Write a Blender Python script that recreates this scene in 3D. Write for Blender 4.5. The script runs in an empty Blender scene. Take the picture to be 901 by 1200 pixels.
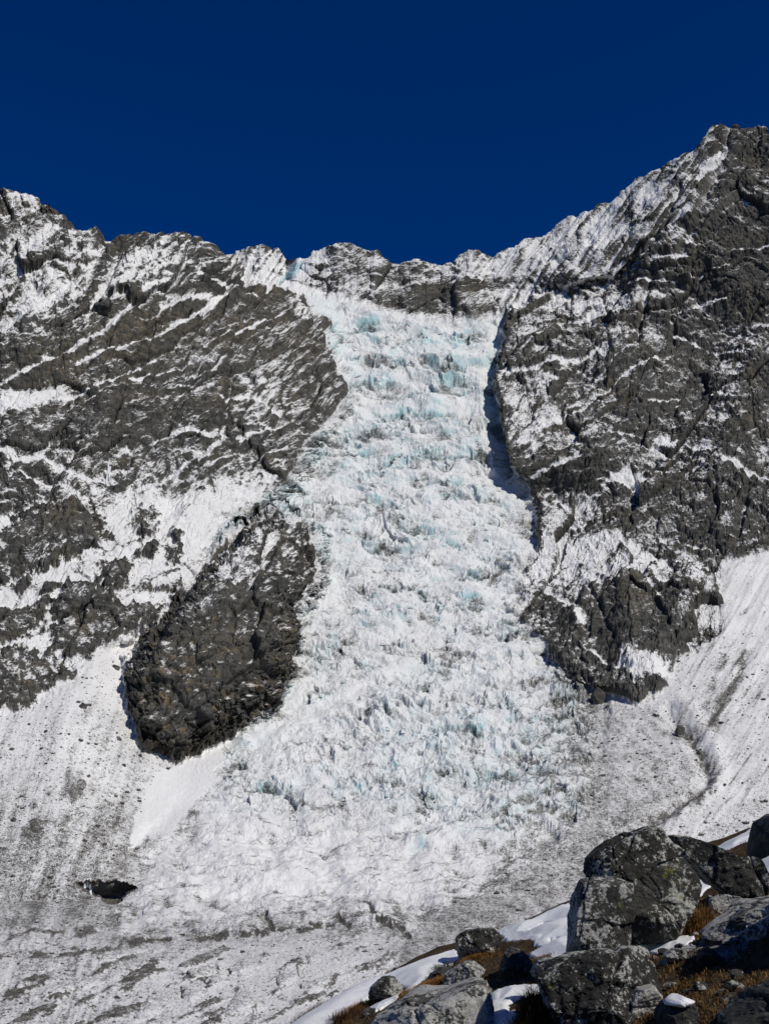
import bpy, bmesh, math, random
import numpy as np
from mathutils import Vector

# ----------------------------------------------------------------------------- camera, sky, sun, exposure
SC = bpy.context.scene
COL = SC.collection
PITCH = math.radians(17.0)
FOC = 1287.0                       # focal length in units of a 901 x 1200 frame
cam_d = bpy.data.cameras.new("camera")
cam = bpy.data.objects.new("camera", cam_d)
COL.objects.link(cam)
cam.location = (0, 0, 0)
cam.rotation_euler = (math.radians(90) + PITCH, 0, 0)
cam_d.sensor_fit = 'VERTICAL'
cam_d.angle = 2 * math.atan(600.0 / FOC)
cam_d.clip_start = 0.1
cam_d.clip_end = 30000
SC.camera = cam

SUN_AZ = math.radians(180 - 45)    # clockwise from +Y (north): the sun stands behind the viewer's right shoulder
SUN_EL = math.radians(43)
world = bpy.data.worlds.new("World")
SC.world = world
world.use_nodes = True
wn = world.node_tree.nodes
wl = world.node_tree.links
bg = wn['Background']
sky = wn.new('ShaderNodeTexSky')
sky.sky_type = 'NISHITA'
sky.sun_disc = False
sky.sun_elevation = SUN_EL
sky.sun_rotation = SUN_AZ
sky.altitude = 3200
sky.air_density = 1.15
sky.dust_density = 0.0
sky.ozone_density = 6.0
hsv = wn.new('ShaderNodeHueSaturation')            # deep polarised blue of high thin air, the same over the whole sky
hsv.inputs['Saturation'].default_value = 1.30
hsv.inputs['Hue'].default_value = 0.518
hsv.inputs['Value'].default_value = 0.90
wl.new(sky.outputs[0], hsv.inputs['Color'])
wl.new(hsv.outputs[0], bg.inputs[0])
bg.inputs[1].default_value = 0.06

sun_d = bpy.data.lights.new("sun", 'SUN')
sun_d.energy = 3.15
sun_d.angle = math.radians(0.5)
sun_d.color = (1.0, 0.955, 0.865)
sun = bpy.data.objects.new("sun", sun_d)
COL.objects.link(sun)
sdir = Vector((math.sin(SUN_AZ) * math.cos(SUN_EL), math.cos(SUN_AZ) * math.cos(SUN_EL), math.sin(SUN_EL)))
sun.rotation_euler = sdir.to_track_quat('Z', 'Y').to_euler()
sun.location = sdir * 50
SC.view_settings.view_transform = 'Standard'
SC.view_settings.look = 'None'
SC.view_settings.exposure = 0.0
SC.view_settings.gamma = 1.0
SC.cycles.max_bounces = 4
SC.cycles.diffuse_bounces = 3
SC.cycles.glossy_bounces = 2

random.seed(7)
RNG = np.random.default_rng(11)
CP, SP = math.cos(PITCH), math.sin(PITCH)


def bearing(px, py):
    """survey bearing (side tangent, height tangent) of a sighted point"""
    u = (px - 450.5) / FOC
    v = (600.0 - py) / FOC
    dy = CP - v * SP
    return u / dy, (SP + v * CP) / dy


def at(px, py, Y):
    a, b = bearing(px, py)
    return Vector((a * Y, Y, b * Y))


# ----------------------------------------------------------------------------- noise
def _perm(seed):
    r = np.random.default_rng(seed)
    p = r.permutation(256).astype(np.int32)
    return np.concatenate([p, p])


_ANG = np.linspace(0, 2 * np.pi, 32, endpoint=False)
_GX, _GY = np.cos(_ANG).astype(np.float32), np.sin(_ANG).astype(np.float32)
_PC = {}


def perlin(x, y, seed=0):
    if seed not in _PC:
        _PC[seed] = _perm(seed + 1000)
    P = _PC[seed]
    x = np.asarray(x, np.float32); y = np.asarray(y, np.float32)
    xi = np.floor(x).astype(np.int32); yi = np.floor(y).astype(np.int32)
    xf = x - xi; yf = y - yi
    xi &= 255; yi &= 255
    u = xf * xf * xf * (xf * (xf * 6 - 15) + 10)
    v = yf * yf * yf * (yf * (yf * 6 - 15) + 10)
    px0 = P[xi]; px1 = P[xi + 1]

    def g(h, dx, dy):
        h = h & 31
        return _GX[h] * dx + _GY[h] * dy
    n00 = g(P[px0 + yi], xf, yf); n10 = g(P[px1 + yi], xf - 1, yf)
    n01 = g(P[px0 + yi + 1], xf, yf - 1); n11 = g(P[px1 + yi + 1], xf - 1, yf - 1)
    a = n00 + u * (n10 - n00); b = n01 + u * (n11 - n01)
    return (a + v * (b - a)) * 1.5


def fbm(x, y, octv=4, gain=0.5, seed=0):
    s = 0; a = 1.0; f = 1.0; t = 0
    for i in range(octv):
        s = s + a * perlin(x * f + 17.3 * i, y * f - 9.1 * i, seed + i)
        t += a; a *= gain; f *= 2.03
    return s / t


def ridged(x, y, octv=4, gain=0.55, seed=0):
    s = 0; a = 1.0; f = 1.0; t = 0
    for i in range(octv):
        s = s + a * (1 - 2.0 * np.abs(perlin(x * f + 7.3 * i, y * f + 3.1 * i, seed + i)))
        t += a; a *= gain; f *= 2.07
    return s / t


def worley(x, y, seed=0, jit=0.9):
    """distance to nearest and second cell, a random number per cell and the offset from its centre"""
    if seed not in _PC:
        _PC[seed] = _perm(seed + 1000)
    P = _PC[seed]
    xi = np.floor(x).astype(np.int32); yi = np.floor(y).astype(np.int32)
    f1 = np.full(x.shape, 9.0, np.float32); f2 = f1.copy()
    rid = np.zeros(x.shape, np.int32); ox = np.zeros_like(f1); oy = np.zeros_like(f1)
    for j in (-1, 0, 1):
        for i in (-1, 0, 1):
            cx = xi + i; cy = yi + j
            h = P[P[cx & 255] + (cy & 255)]
            h2 = P[h + 57]
            dx = cx + 0.5 + jit * (h / 255.0 - 0.5) - x
            dy = cy + 0.5 + jit * (h2 / 255.0 - 0.5) - y
            d = np.sqrt(dx * dx + dy * dy).astype(np.float32)
            near = d < f1
            f2 = np.where(near, f1, np.minimum(f2, d))
            rid = np.where(near, h * 256 + h2, rid)
            ox = np.where(near, -dx, ox); oy = np.where(near, -dy, oy)
            f1 = np.where(near, d, f1)
    r = ((rid * 7919) % 65521) / 65521.0
    r2 = ((rid * 104729) % 65521) / 65521.0
    return f1, f2, r.astype(np.float32), r2.astype(np.float32), ox.astype(np.float32), oy.astype(np.float32)


def smooth(e0, e1, x):
    t = np.clip((x - e0) / (e1 - e0), 0, 1)
    return t * t * (3 - 2 * t)


def box_blur(a, r, times=2):
    for _ in range(times):
        for ax in (0, 1):
            pad = [(0, 0), (0, 0)]; pad[ax] = (r + 1, r)
            c = np.cumsum(np.pad(a, pad, mode='edge'), axis=ax, dtype=np.float64)
            n = a.shape[ax]
            lo = np.take(c, np.arange(0, n), axis=ax)
            hi = np.take(c, np.arange(2 * r + 1, 2 * r + 1 + n), axis=ax)
            a = (hi - lo) / (2 * r + 1)
    return a


def seg_dist(px, py, pts, closed):
    d = np.full(px.shape, 1e9, np.float32)
    n = len(pts)
    for i in range(n if closed else n - 1):
        x0, y0 = pts[i]; x1, y1 = pts[(i + 1) % n]
        vx, vy = x1 - x0, y1 - y0
        L = vx * vx + vy * vy + 1e-9
        t = np.clip(((px - x0) * vx + (py - y0) * vy) / L, 0, 1)
        d = np.minimum(d, (px - x0 - t * vx) ** 2 + (py - y0 - t * vy) ** 2)
    return np.sqrt(d)


def inside(px, py, pts):
    r = np.zeros(px.shape, bool)
    n = len(pts)
    for i in range(n):
        x0, y0 = pts[i]; x1, y1 = pts[(i + 1) % n]
        if y0 == y1:
            continue
        c = ((y0 > py) != (y1 > py)) & (px < (x1 - x0) * (py - y0) / (y1 - y0) + x0)
        r ^= c
    return r


def sdf(px, py, pts, reach=60):
    """signed distance to a polygon, positive inside; far away it is just -reach"""
    xs = [p[0] for p in pts]; ys = [p[1] for p in pts]
    m = (px > min(xs) - reach) & (px < max(xs) + reach) & (py > min(ys) - reach) & (py < max(ys) + reach)
    out = np.full(px.shape, -float(reach), np.float32)
    qx, qy = px[m], py[m]
    d = seg_dist(qx, qy, pts, True)
    out[m] = np.where(inside(qx, qy, pts), d, -np.minimum(d, reach))
    return out


def stroke(px, py, pts, w, soft):
    xs = [p[0] for p in pts]; ys = [p[1] for p in pts]
    r = w + soft + 2
    m = (px > min(xs) - r) & (px < max(xs) + r) & (py > min(ys) - r) & (py < max(ys) + r)
    out = np.zeros(px.shape, np.float32)
    d = seg_dist(px[m], py[m], pts, False)
    out[m] = 1 - smooth(w - soft, w + soft, d)
    return out


# ----------------------------------------------------------------------------- survey of the mountain (bearings in frame units)
SKYLINE = [(-420, 300), (-200, 240), (-80, 224), (0, 229), (20, 227), (36, 231), (46, 235), (50, 243), (60, 246), (72, 250), (80, 261),
           (97, 266), (106, 262), (112, 263), (118, 271), (125, 280), (145, 282), (165, 277), (190, 275), (205, 277), (220, 279),
           (240, 287), (256, 299), (263, 301), (275, 294), (290, 291), (297, 291), (306, 287), (318, 291), (326, 289), (334, 302),
           (337, 304), (352, 299), (366, 296), (382, 291), (393, 286), (410, 287), (422, 291), (432, 294), (440, 292), (447, 301),
           (455, 305), (467, 308), (475, 304), (486, 302), (494, 308), (508, 310), (518, 311), (530, 307), (537, 299), (550, 294),
           (562, 297), (577, 303), (590, 295), (605, 287), (625, 281), (643, 274), (655, 265), (667, 254), (682, 251), (697, 246),
           (710, 239), (722, 231), (733, 225), (745, 210), (757, 206), (768, 202), (785, 195), (803, 187), (815, 182), (826, 170),
           (836, 159), (846, 159), (862, 154), (873, 155), (882, 151), (889, 147), (896, 151), (901, 159), (930, 178), (980, 190), (1100, 230), (1320, 330)]

GLACIER = [(352, 342), (372, 345), (400, 350), (420, 357), (450, 366), (480, 372), (520, 373), (560, 372), (600, 362), (592, 380), (586, 413), (581, 452),
           (588, 487), (596, 530), (604, 555), (618, 563), (624, 590), (634, 612), (628, 645), (612, 690), (612, 727), (640, 745), (652, 768),
           (667, 790), (693, 808), (700, 830), (690, 870), (700, 920), (690, 960), (655, 985), (610, 1020), (550, 1052), (500, 1085),
           (478, 1100), (440, 1088), (380, 1085), (300, 1092), (230, 1100), (150, 1105), (120, 1085), (135, 1062), (165, 1038), (160, 1000),
           (193, 977), (217, 952), (263, 913), (248, 905), (264, 876), (284, 855), (325, 820), (340, 785), (346, 750),
           (345, 715), (364, 680), (369, 655), (364, 630), (347, 612), (326, 606), (300, 616), (276, 622), (262, 638), (240, 655), (236, 640), (258, 612), (300, 585), (320, 570),
           (338, 557), (347, 540), (352, 525), (364, 512), (380, 494), (394, 480), (404, 466), (403, 448), (393, 428), (383, 408), (376, 393), (386, 384), (376, 372), (362, 360)]
MOUNT_L = [(-500, 100), (262, 100), (262, 301), (268, 312), (277, 328), (300, 333), (330, 338), (348, 347), (362, 358), (376, 372), (392, 380), (376, 393), (383, 408),
           (393, 428), (403, 448), (404, 466), (394, 480), (380, 494), (364, 512), (352, 525), (347, 540), (338, 557), (320, 570), (300, 585), (270, 604),
           (258, 620), (246, 650), (226, 676), (200, 695), (196, 712), (183, 727), (163, 734), (120, 764), (82, 797), (50, 820), (0, 847), (-70, 880), (-500, 1000)]
MOUNT_R = [(1400, 100), (858, 100), (856, 158), (848, 198), (832, 237), (793, 270), (752, 297), (720, 322), (686, 338), (656, 346), (630, 346), (614, 356), (600, 362),
           (592, 380), (586, 413), (581, 452), (588, 487), (596, 530), (604, 553), (620, 562), (626, 590), (634, 612), (627, 645), (611, 690), (612, 727),
           (640, 745), (650, 764), (656, 778), (667, 790), (693, 806), (720, 814), (747, 824), (783, 803), (798, 773), (830, 757), (847, 730), (847, 694),
           (844, 660), (890, 648), (960, 640), (1400, 600)]
BUTTRESS = [(182, 729), (197, 712), (200, 697), (226, 678), (250, 650), (264, 640), (277, 624), (300, 617), (326, 607), (346, 612), (363, 630), (368, 655), (364, 682),
            (344, 714), (345, 750), (340, 786), (325, 820), (300, 845), (270, 864), (236, 884), (214, 895), (196, 892), (166, 875), (151, 842), (146, 797), (150, 770), (172, 745)]
TALUS_R = [(747, 824), (783, 803), (798, 773), (830, 757), (847, 730), (847, 694), (844, 660), (890, 648), (960, 640), (1400, 600), (1400, 960), (1000, 935), (901, 935),
           (860, 940), (800, 1000), (740, 1010), (763, 962), (800, 940), (824, 920), (826, 898), (814, 873), (797, 853), (780, 835)]
MORAINE = [(693, 806), (720, 814), (747, 824), (780, 835), (797, 853), (814, 873), (826, 898), (824, 920), (800, 940), (763, 962), (740, 1010), (700, 1100), (560, 1140),
           (460, 1130), (478, 1100), (500, 1085), (550, 1052), (610, 1020), (655, 985), (690, 960), (700, 920), (690, 870), (700, 830)]
CHUTE = [(200, 897), (236, 884), (283, 856), (264, 876), (248, 905), (263, 913), (217, 952), (193, 977), (150, 992), (160, 960), (173, 922)]
CAVE = [(87, 1034), (107, 1032), (137, 1031), (162, 1039), (147, 1050), (140, 1060), (131, 1061), (108, 1048)]

# snow ledges and fields: points, half width
LEDGES = [
    ([(0, 453), (43, 434), (80, 417), (110, 397), (157, 366)], 4.5), ([(110, 397), (157, 366)], 7), ([(93, 430), (133, 412), (163, 407), (193, 393), (230, 370), (273, 346)], 4.5),
    ([(80, 468), (100, 465), (133, 450), (157, 437), (187, 422)], 2.6), ([(150, 446), (200, 438), (222, 431)], 2.4), ([(0, 386), (33, 370), (73, 350), (87, 337)], 6),
    ([(190, 357), (240, 352), (273, 345)], 6), ([(83, 542), (105, 533), (140, 536), (150, 530)], 4), ([(0, 532), (25, 540), (45, 538), (72, 552), (100, 573)], 6),
    ([(170, 577), (205, 562), (235, 543), (262, 520)], 4.5), ([(185, 523), (215, 512), (245, 520), (257, 512)], 4.5), ([(277, 520), (305, 512), (333, 503)], 4), ([(30, 560), (70, 575), (90, 590)], 5),
    ([(230, 330), (262, 336), (300, 352)], 3), ([(276, 398), (300, 385), (330, 372)], 3), ([(240, 412), (268, 396)], 2.4), ([(215, 455), (250, 440), (262, 425)], 2.2),
    ([(255, 480), (290, 470), (320, 485)], 3.5), ([(160, 470), (215, 462)], 1.8), ([(290, 545), (335, 530)], 2.2),
    ([(760, 560), (797, 560), (834, 547)], 2.6), ([(814, 530), (834, 536)], 4), ([(847, 552), (910, 569)], 4), ([(854, 577), (910, 603)], 3), ([(627, 562), (650, 553), (677, 548)], 4.5),
    ([(643, 694), (673, 714), (681, 737)], 5), ([(727, 636), (776, 662)], 9), ([(754, 687), (776, 716)], 3), ([(800, 640), (832, 648)], 2.2), ([(854, 634), (886, 623)], 3),
    ([(772, 316), (803, 310)], 4), ([(597, 440), (628, 440), (671, 430), (702, 420)], 3.5), ([(616, 414), (659, 389)], 2.5), ([(640, 386), (686, 382)], 2.4), ([(725, 413), (753, 393)], 2.2),
    ([(792, 401), (831, 413), (866, 432)], 3.2), ([(819, 358), (850, 357)], 4), ([(884, 390), (910, 386)], 4), ([(706, 471), (768, 436)], 4), ([(823, 471), (858, 484)], 2.2),
    ([(823, 222), (846, 187)], 4), ([(768, 290), (808, 256)], 5), ([(700, 452), (740, 425)], 2.2), ([(640, 505), (700, 480)], 3), ([(700, 520), (760, 515)], 2), ([(760, 480), (800, 470)], 2),
    ([(800, 330), (850, 318)], 2.4), ([(740, 340), (790, 338)], 3), ([(860, 300), (910, 290)], 2.2), ([(690, 770), (720, 790), (745, 800)], 3),
    ([(610, 287), (590, 320)], 6), ([(690, 250), (655, 290)], 6), ([(722, 235), (690, 290)], 5),
]
FIELDS = [
    ([(-40, 470), (0, 467), (33, 460), (70, 448), (72, 464), (97, 467), (50, 477), (27, 488), (0, 491), (-40, 495)], 0.6),
    ([(697, 573), (733, 549), (764, 567), (760, 576), (740, 579)], 0.7), ([(742, 536), (784, 517), (801, 523), (780, 531)], 0.6), ([(655, 345), (690, 350), (768, 350), (768, 368), (700, 388), (668, 372)], 0.22),
    ([(713, 784), (733, 777), (784, 782), (787, 797), (743, 808), (717, 795)], 0.6), ([(633, 628), (700, 630), (768, 655), (770, 682), (720, 690), (640, 690), (618, 680)], 0.34),
    ([(623, 563), (700, 570), (710, 625), (640, 628)], 0.16), ([(593, 463), (650, 455), (660, 520), (610, 545), (598, 500)], 0.17), ([(787, 660), (842, 665), (845, 735), (800, 730)], 0.2),
    ([(283, 447), (327, 450), (330, 487), (290, 490)], 0.22), ([(-40, 300), (60, 265), (120, 290), (60, 400), (-40, 420)], 0.15), ([(160, 300), (200, 290), (190, 350), (100, 372)], 0.25),
    ([(150, 560), (200, 590), (250, 590), (330, 560), (300, 590), (262, 615), (230, 660), (190, 640), (140, 620)], 0.25), ([(345, 350), (385, 380), (370, 395), (340, 370)], 0.3),
    ([(270, 300), (335, 300), (320, 330), (285, 328)], 0.3), ([(337, 304), (366, 296), (382, 292), (355, 330), (322, 334)], 0.6), ([(280, 328), (345, 338), (380, 350), (350, 345), (300, 340)], 0.6),
    ([(577, 304), (605, 288), (625, 283), (590, 330), (560, 350)], 0.2), ([(550, 330), (580, 310), (575, 330)], 0.3),
    ([(0, 233), (20, 228), (40, 232), (46, 236), (20, 234)], 0.5)]
CRAGS = [  # bare rock standing out of the snow of the lower left slope
    [(-60, 640), (0, 627), (33, 610), (80, 597), (117, 607), (123, 633), (90, 653), (40, 670), (0, 687), (-60, 700)], [(150, 618), (164, 598), (178, 601), (180, 622), (165, 632)],
    [(163, 652), (178, 632), (190, 636), (185, 652)], [(196, 642), (210, 625), (212, 646), (200, 660)], [(63, 713), (80, 693), (110, 690), (137, 693), (127, 716), (163, 708), (197, 710), (193, 723), (163, 729), (120, 761), (83, 775), (57, 757), (67, 733)],
    [(-60, 730), (0, 720), (40, 714), (50, 721), (30, 746), (0, 756), (-60, 770)], [(-60, 790), (0, 772), (20, 760), (60, 770), (82, 792), (60, 812), (0, 838), (-60, 860)], [(38, 710), (60, 690), (78, 685), (62, 705), (50, 720)],
    [(-60, 560), (0, 560), (40, 567), (43, 592), (0, 608), (-60, 620)], [(118, 668), (150, 664), (142, 690), (115, 692)], [(10, 690), (36, 676), (30, 694)],
]
BLUE = [(483, 383, 16), (530, 407, 18), (513, 425, 12), (536, 428, 14), (527, 446, 16), (457, 445, 13), (503, 481, 18), (430, 380, 12), (437, 394, 12), (500, 400, 12), (556, 385, 14), (470, 480, 12), (556, 425, 10),
        (433, 527, 10), (467, 540, 16), (437, 583, 9), (440, 707, 16), (430, 732, 16), (461, 713, 10), (533, 567, 12), (407, 633, 8), (530, 637, 14), (557, 673, 9), (550, 700, 12), (500, 620, 12), (480, 640, 14),
        (463, 820, 10), (460, 897, 14), (420, 923, 12), (397, 933, 10), (583, 880, 14), (563, 903, 14), (537, 937, 10), (493, 990, 10), (540, 980, 12), (577, 980, 18), (310, 920, 14), (290, 880, 14), (617, 853, 18), (633, 900, 18),
        (600, 910, 14), (640, 880, 14), (560, 860, 16), (300, 870, 12), (590, 950, 16), (520, 880, 14), (470, 860, 12), (600, 840, 14), (575, 425, 14), (580, 490, 10), (350, 320, 14), (340, 328, 12)]

# grid of survey rays: fine in view, coarse beyond
cols = np.concatenate([np.arange(-420, -60, 12), np.arange(-60, 961, 1.1), np.arange(972, 1320, 12)]).astype(np.float32)
NR = 860
sk = np.interp(cols, [p[0] for p in SKYLINE], [p[1] for p in SKYLINE])
sk = sk + 2.2 * fbm(cols / 11.0, cols * 0 + 3.3, 4, 0.6, 5) + 1.2 * np.abs(perlin(cols / 4.0, cols * 0 + 8.1, 9))
sks = np.interp(cols, np.arange(-420, 1321), box_blur(np.interp(np.arange(-420, 1321), cols, sk)[None, :].repeat(3, 0), 30, 2)[1])
tt = np.linspace(0, 1, NR)[:, None]
PX = np.repeat(cols[None, :], NR, 0)
PY = (sks[None, :] * (1 - tt) + 1222.0 * tt + (sk - sks)[None, :] * np.exp(-tt * 22)).astype(np.float32)
NC = len(cols)
A_, B_ = bearing(PX, PY)
BSKY = B_[0:1, :]

# wobble so that the region outlines are rough
wx = 12 * fbm(PX / 34, PY / 34, 5, 0.66, 21); wy = 12 * fbm(PX / 34, PY / 34, 5, 0.66, 31)
QX, QY = PX + wx, PY + wy
d_gl = sdf(QX, QY, GLACIER); d_ml = sdf(QX, QY, MOUNT_L); d_mr = sdf(QX, QY, MOUNT_R)
d_bu = sdf(QX, QY, BUTTRESS); d_tr = sdf(QX, QY, TALUS_R); d_mo = sdf(QX, QY, MORAINE); d_ch = sdf(QX, QY, CHUTE, 30)
eN = fbm(PX / 9, PY / 9, 4, .65, 23)
d_ml = d_ml + 5 * eN; d_mr = d_mr + 5 * eN; d_bu = d_bu + 11 * eN + 9 * fbm(PX / 26, PY / 26, 3, .6, 27)
d_cv = sdf(PX + .55 * wx, PY + .4 * wy + 2.0 * perlin(PX / 3.0, PY * 0 + 4.4, 411), CAVE, 30)

# ---- distances: valley and glacier profile, then each face
PG = [(60, -66), (300, -62), (650, -60), (860, -57), (1010, -42), (1300, 88), (1800, 401), (2350, 923), (2900, 1480), (3050, 1640), (3300, 2300)]
pgb = [z / y for y, z in PG]; pgy = [y for y, z in PG]


def prof(b, bs, ys):
    return np.interp(b, bs, ys)


Yg = prof(B_, pgb, pgy)
Yl0 = prof(B_, [-.04, .105, .223, .393, .562, .65, .75], [1000, 1230, 1560, 2030, 2380, 2580, 2750])
Yl0 = np.where(B_ < -.04, np.minimum(Yl0, Yg), Yl0)
Yr0 = prof(B_, [-.06, 0, .089, .13, .262, .484, .734, .85], [900, 1100, 1330, 1440, 1800, 2420, 2800, 2900])
tl = np.clip(PX / 400.0, 0, 1) ** 1.6
Yl = Yl0 * (1 - tl) + (Yg - 45) * tl
tr = np.clip((901 - PX) / 310.0, 0, 1) ** 1.5
Yr = Yr0 * (1 - tr) + (Yg - 80 - 25 * smooth(390, 420, PY) * smooth(560, 520, PY) + 80 * smooth(545, 585, PY)) * tr
Yrid0 = np.interp(PX, [-420, 270, 335, 345, 450, 600, 750, 860, 1300], [3600, 3550, 3520, 3420, 3290, 3190, 3010, 2830, 2800])
Yrid = Yrid0 - 3800 * (BSKY - B_)
k_ = np.maximum(smooth(640, 850, PX), smooth(-58, -8, d_mr) * smooth(600, 650, PX))
Yrid = Yrid * (1 - k_) + (Yr + 15) * k_
Yrid = Yrid + np.maximum(Yg + 30 - Yrid, 0) * smooth(700, 560, PX)
Ytl = Yl0                                                      # talus below the left face
wml = np.maximum.reduce([smooth(-26, -4, d_ml) * smooth(775, 715, PY), smooth(-12, 2, d_ml), smooth(-26, -4, d_bu) * smooth(745, 690, PY), smooth(-10, 6, d_bu) * smooth(890, 735, PY)]); wmr = smooth(-5, 4, d_mr); wgl = smooth(-22, -8, d_gl)
# ground outside every polygon: left of x = 450 talus, above the glacier top the far ridge
top_line = np.interp(PX, [262, 280, 340, 376, 400, 450, 480, 560, 600, 622, 640, 870], [312, 330, 338, 345, 350, 366, 372, 373, 363, 363, 420, 480])
in_ridge = (PY < top_line + 2 + 1.5 * wy / 7) & (PX > 262) & (PX < 870) & (d_mr < 0) & (d_ml < 0)
wr = box_blur(in_ridge.astype(np.float32), 4, 1)
tside = smooth(60, 230, PX + 0.15 * (PY - 900))
Ybase = Ytl * (1 - tside) + Yg * tside
right_mix = smooth(640, 860, PX) * smooth(1010, 900, PY)
Ybase = Ybase * (1 - right_mix) + Yr0 * right_mix
Ybase = Ybase * (1 - wgl) + (Yg + 0) * wgl
wml = wml * (1 - wr)
Ybase = Ybase * (1 - wml) + Yl * wml
wrr = smooth(-34, 30, d_mr)                                    # the fluted ridge runs smoothly into the right summit
k335 = smooth(400, 290, PY)
mr_w = wrr * k335 + wmr * (1 - k335)
Ybase = Ybase * (1 - wr) + Yrid * wr
Ybase = Ybase * (1 - mr_w) + Yr * mr_w
# buttress stands out of the slope, the cave is let in, the moraine channel is cut
wbu = smooth(-4, 46, d_bu) ** .8
Ybase = Ybase - 62 * wbu * (0.55 + 0.45 * smooth(640, 760, PY))
pxm = Ybase / FOC                                              # metres per frame unit at that distance
Ybase = Ybase + smooth(-1, 3, d_cv) * (6 + 46 * smooth(1030, 1062, PY))
in_sm = np.array(box_blur(Ybase, 9, 2))
P0 = np.stack([A_ * in_sm, in_sm, B_ * in_sm], -1)
du = np.gradient(P0, axis=1); dv = np.gradient(P0, axis=0)
N0 = np.cross(du, dv); N0 /= np.linalg.norm(N0, axis=-1, keepdims=True) + 1e-9
N0 = np.where(N0[..., 1:2] > 0, -N0, N0)
P0 = np.stack([A_ * Ybase, Ybase, B_ * Ybase], -1)

# ---- relief, in frame units (scaled by distance below)
rockw = np.clip(np.maximum.reduce([smooth(-4, 6, d_ml), smooth(-4, 6, d_mr), smooth(-2, 8, d_bu), wr]), 0, 1)
X, Y = PX, PY
low_l = smooth(560, 610, PY + 0.12 * (PX - 150)) * smooth(-4, 10, d_ml)     # snowy lower left slope


def saw(t, sharp):
    f = t - np.floor(t)
    return np.where(f < sharp, f / sharp, (1 - f) / (1 - sharp))


H = np.zeros_like(PX)
warp1 = 20 * fbm(X / 75, Y / 75, 4, 0.55, 41)
wa = fbm(X / 33, Y / 33, 4, 0.55, 47)
fl = np.maximum(wr * smooth(560, 620, X), smooth(60, -60, d_mr) * smooth(520, 640, X) * smooth(420, 300, Y - 0.0 * X))
fl = np.clip(fl * smooth(-0.2, .2, 1 - (Y - np.interp(X, cols, sk)) / 150.0), 0, 1)
rr_ = rockw * (1 - .30 * wr) * (1 - .68 * fl)
# big shapes: facets, ribs, buttresses and gullies
H += rr_ * (10 * fbm(X / 120, Y / 120, 3, 0.5, 51) + 5.0 * ridged(X / 70 + wa * .6, Y / 90 + wa * .5, 4, 0.6, 57))
f1, f2, r1, r2, ox, oy = worley((X + 1.3 * warp1) / 74, (Y + .35 * X - warp1) / 58, 59)
H += rr_ * (20 * ((r2 - .5) * ox + (r1 - .55) * oy) + 6 * (r1 - .5) - 3.0 * smooth(.08, 0, f2 - f1))
f1, f2, r1, r2, ox, oy = worley((X - warp1) / 30 + .5 * wa, (Y + .3 * X + warp1) / 23, 60)
H += rr_ * (7.0 * ((r2 - .5) * ox + (r1 - .6) * oy) + 2.4 * (r1 - .5) - 1.2 * smooth(.1, 0, f2 - f1))
# strata: left face dips down to the left, right face folds over
th = np.where(X < 430, 0.50 - 0.12 * smooth(430, 560, Y), np.interp(X, [590, 720, 900], [0.20, 0.05, -0.28]) + 0.0)
sL = Y * np.cos(th) + (X - np.where(X < 430, 200, 720)) * np.sin(th) + warp1
alg = X * np.cos(th) - Y * np.sin(th)
amp1 = smooth(-0.3, 0.4, fbm(alg / 90, sL / 40, 3, 0.55, 63))
amp2 = smooth(-0.3, 0.4, fbm(alg / 50, sL / 14, 3, 0.55, 64))
sw_ = 7 * fbm(alg / 36, sL / 22, 3, .6, 65)
H += rr_ * (6.4 * amp1 * (saw(-(sL + sw_) / 31.0, 0.78) - .5) + 3.4 * amp2 * (saw(-(sL + 1.3 * sw_) / 11.5, 0.7) - .5) + 1.5 * amp1 * (saw(-(sL + sw_) / 4.6, 0.66) - .5))
axb = 300 - (Y - 617) * .34 + 16 * fbm(Y / 40, X * 0 + 1.7, 3, .6, 68)
H += smooth(-2, 30, d_bu) * (18 - 6 * smooth(780, 860, Y)) * (1 - np.clip(np.abs(X - axb) / np.where(X < axb, 80, 95), 0, 1))
# the buttress is jagged: sharp ribs and broken facets
f1, f2, r1, r2, ox, oy = worley((X + warp1) / 30, (Y + .5 * X) / 36, 66)
H += smooth(-2, 8, d_bu) * (13 * ((r2 - .5) * ox + (r1 - .5) * oy) + 4.5 * ridged((X * .9 + Y * .4) / 26, (Y * .9 - X * .4) / 50, 3, .55, 67) - 2.5 * smooth(.07, 0, f2 - f1))
# broken blocks
f1, f2, r1, r2, ox, oy = worley(alg / 17 + .6 * wa, sL / 10 + .4 * wa, 71)
H += rr_ * (1.3 * (r1 - .5) + 2.2 * ((r2 - .5) * ox + (r1 - .6) * oy) - 1.0 * smooth(.12, 0, f2 - f1))
f1, f2, r1, r2, ox, oy = worley(alg / 6.5 + wa, sL / 4.2, 73)
H += rr_ * (.9 * (r1 - .5) + 1.3 * ((r2 - .5) * ox + (r1 - .6) * oy) - .4 * smooth(.15, 0, f2 - f1))
H += rr_ * (1.3 * fbm(alg / 14, sL / 4, 4, 0.65, 77) + 1.6 * ridged(X / 26, Y / 32, 3, 0.5, 79))
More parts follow.
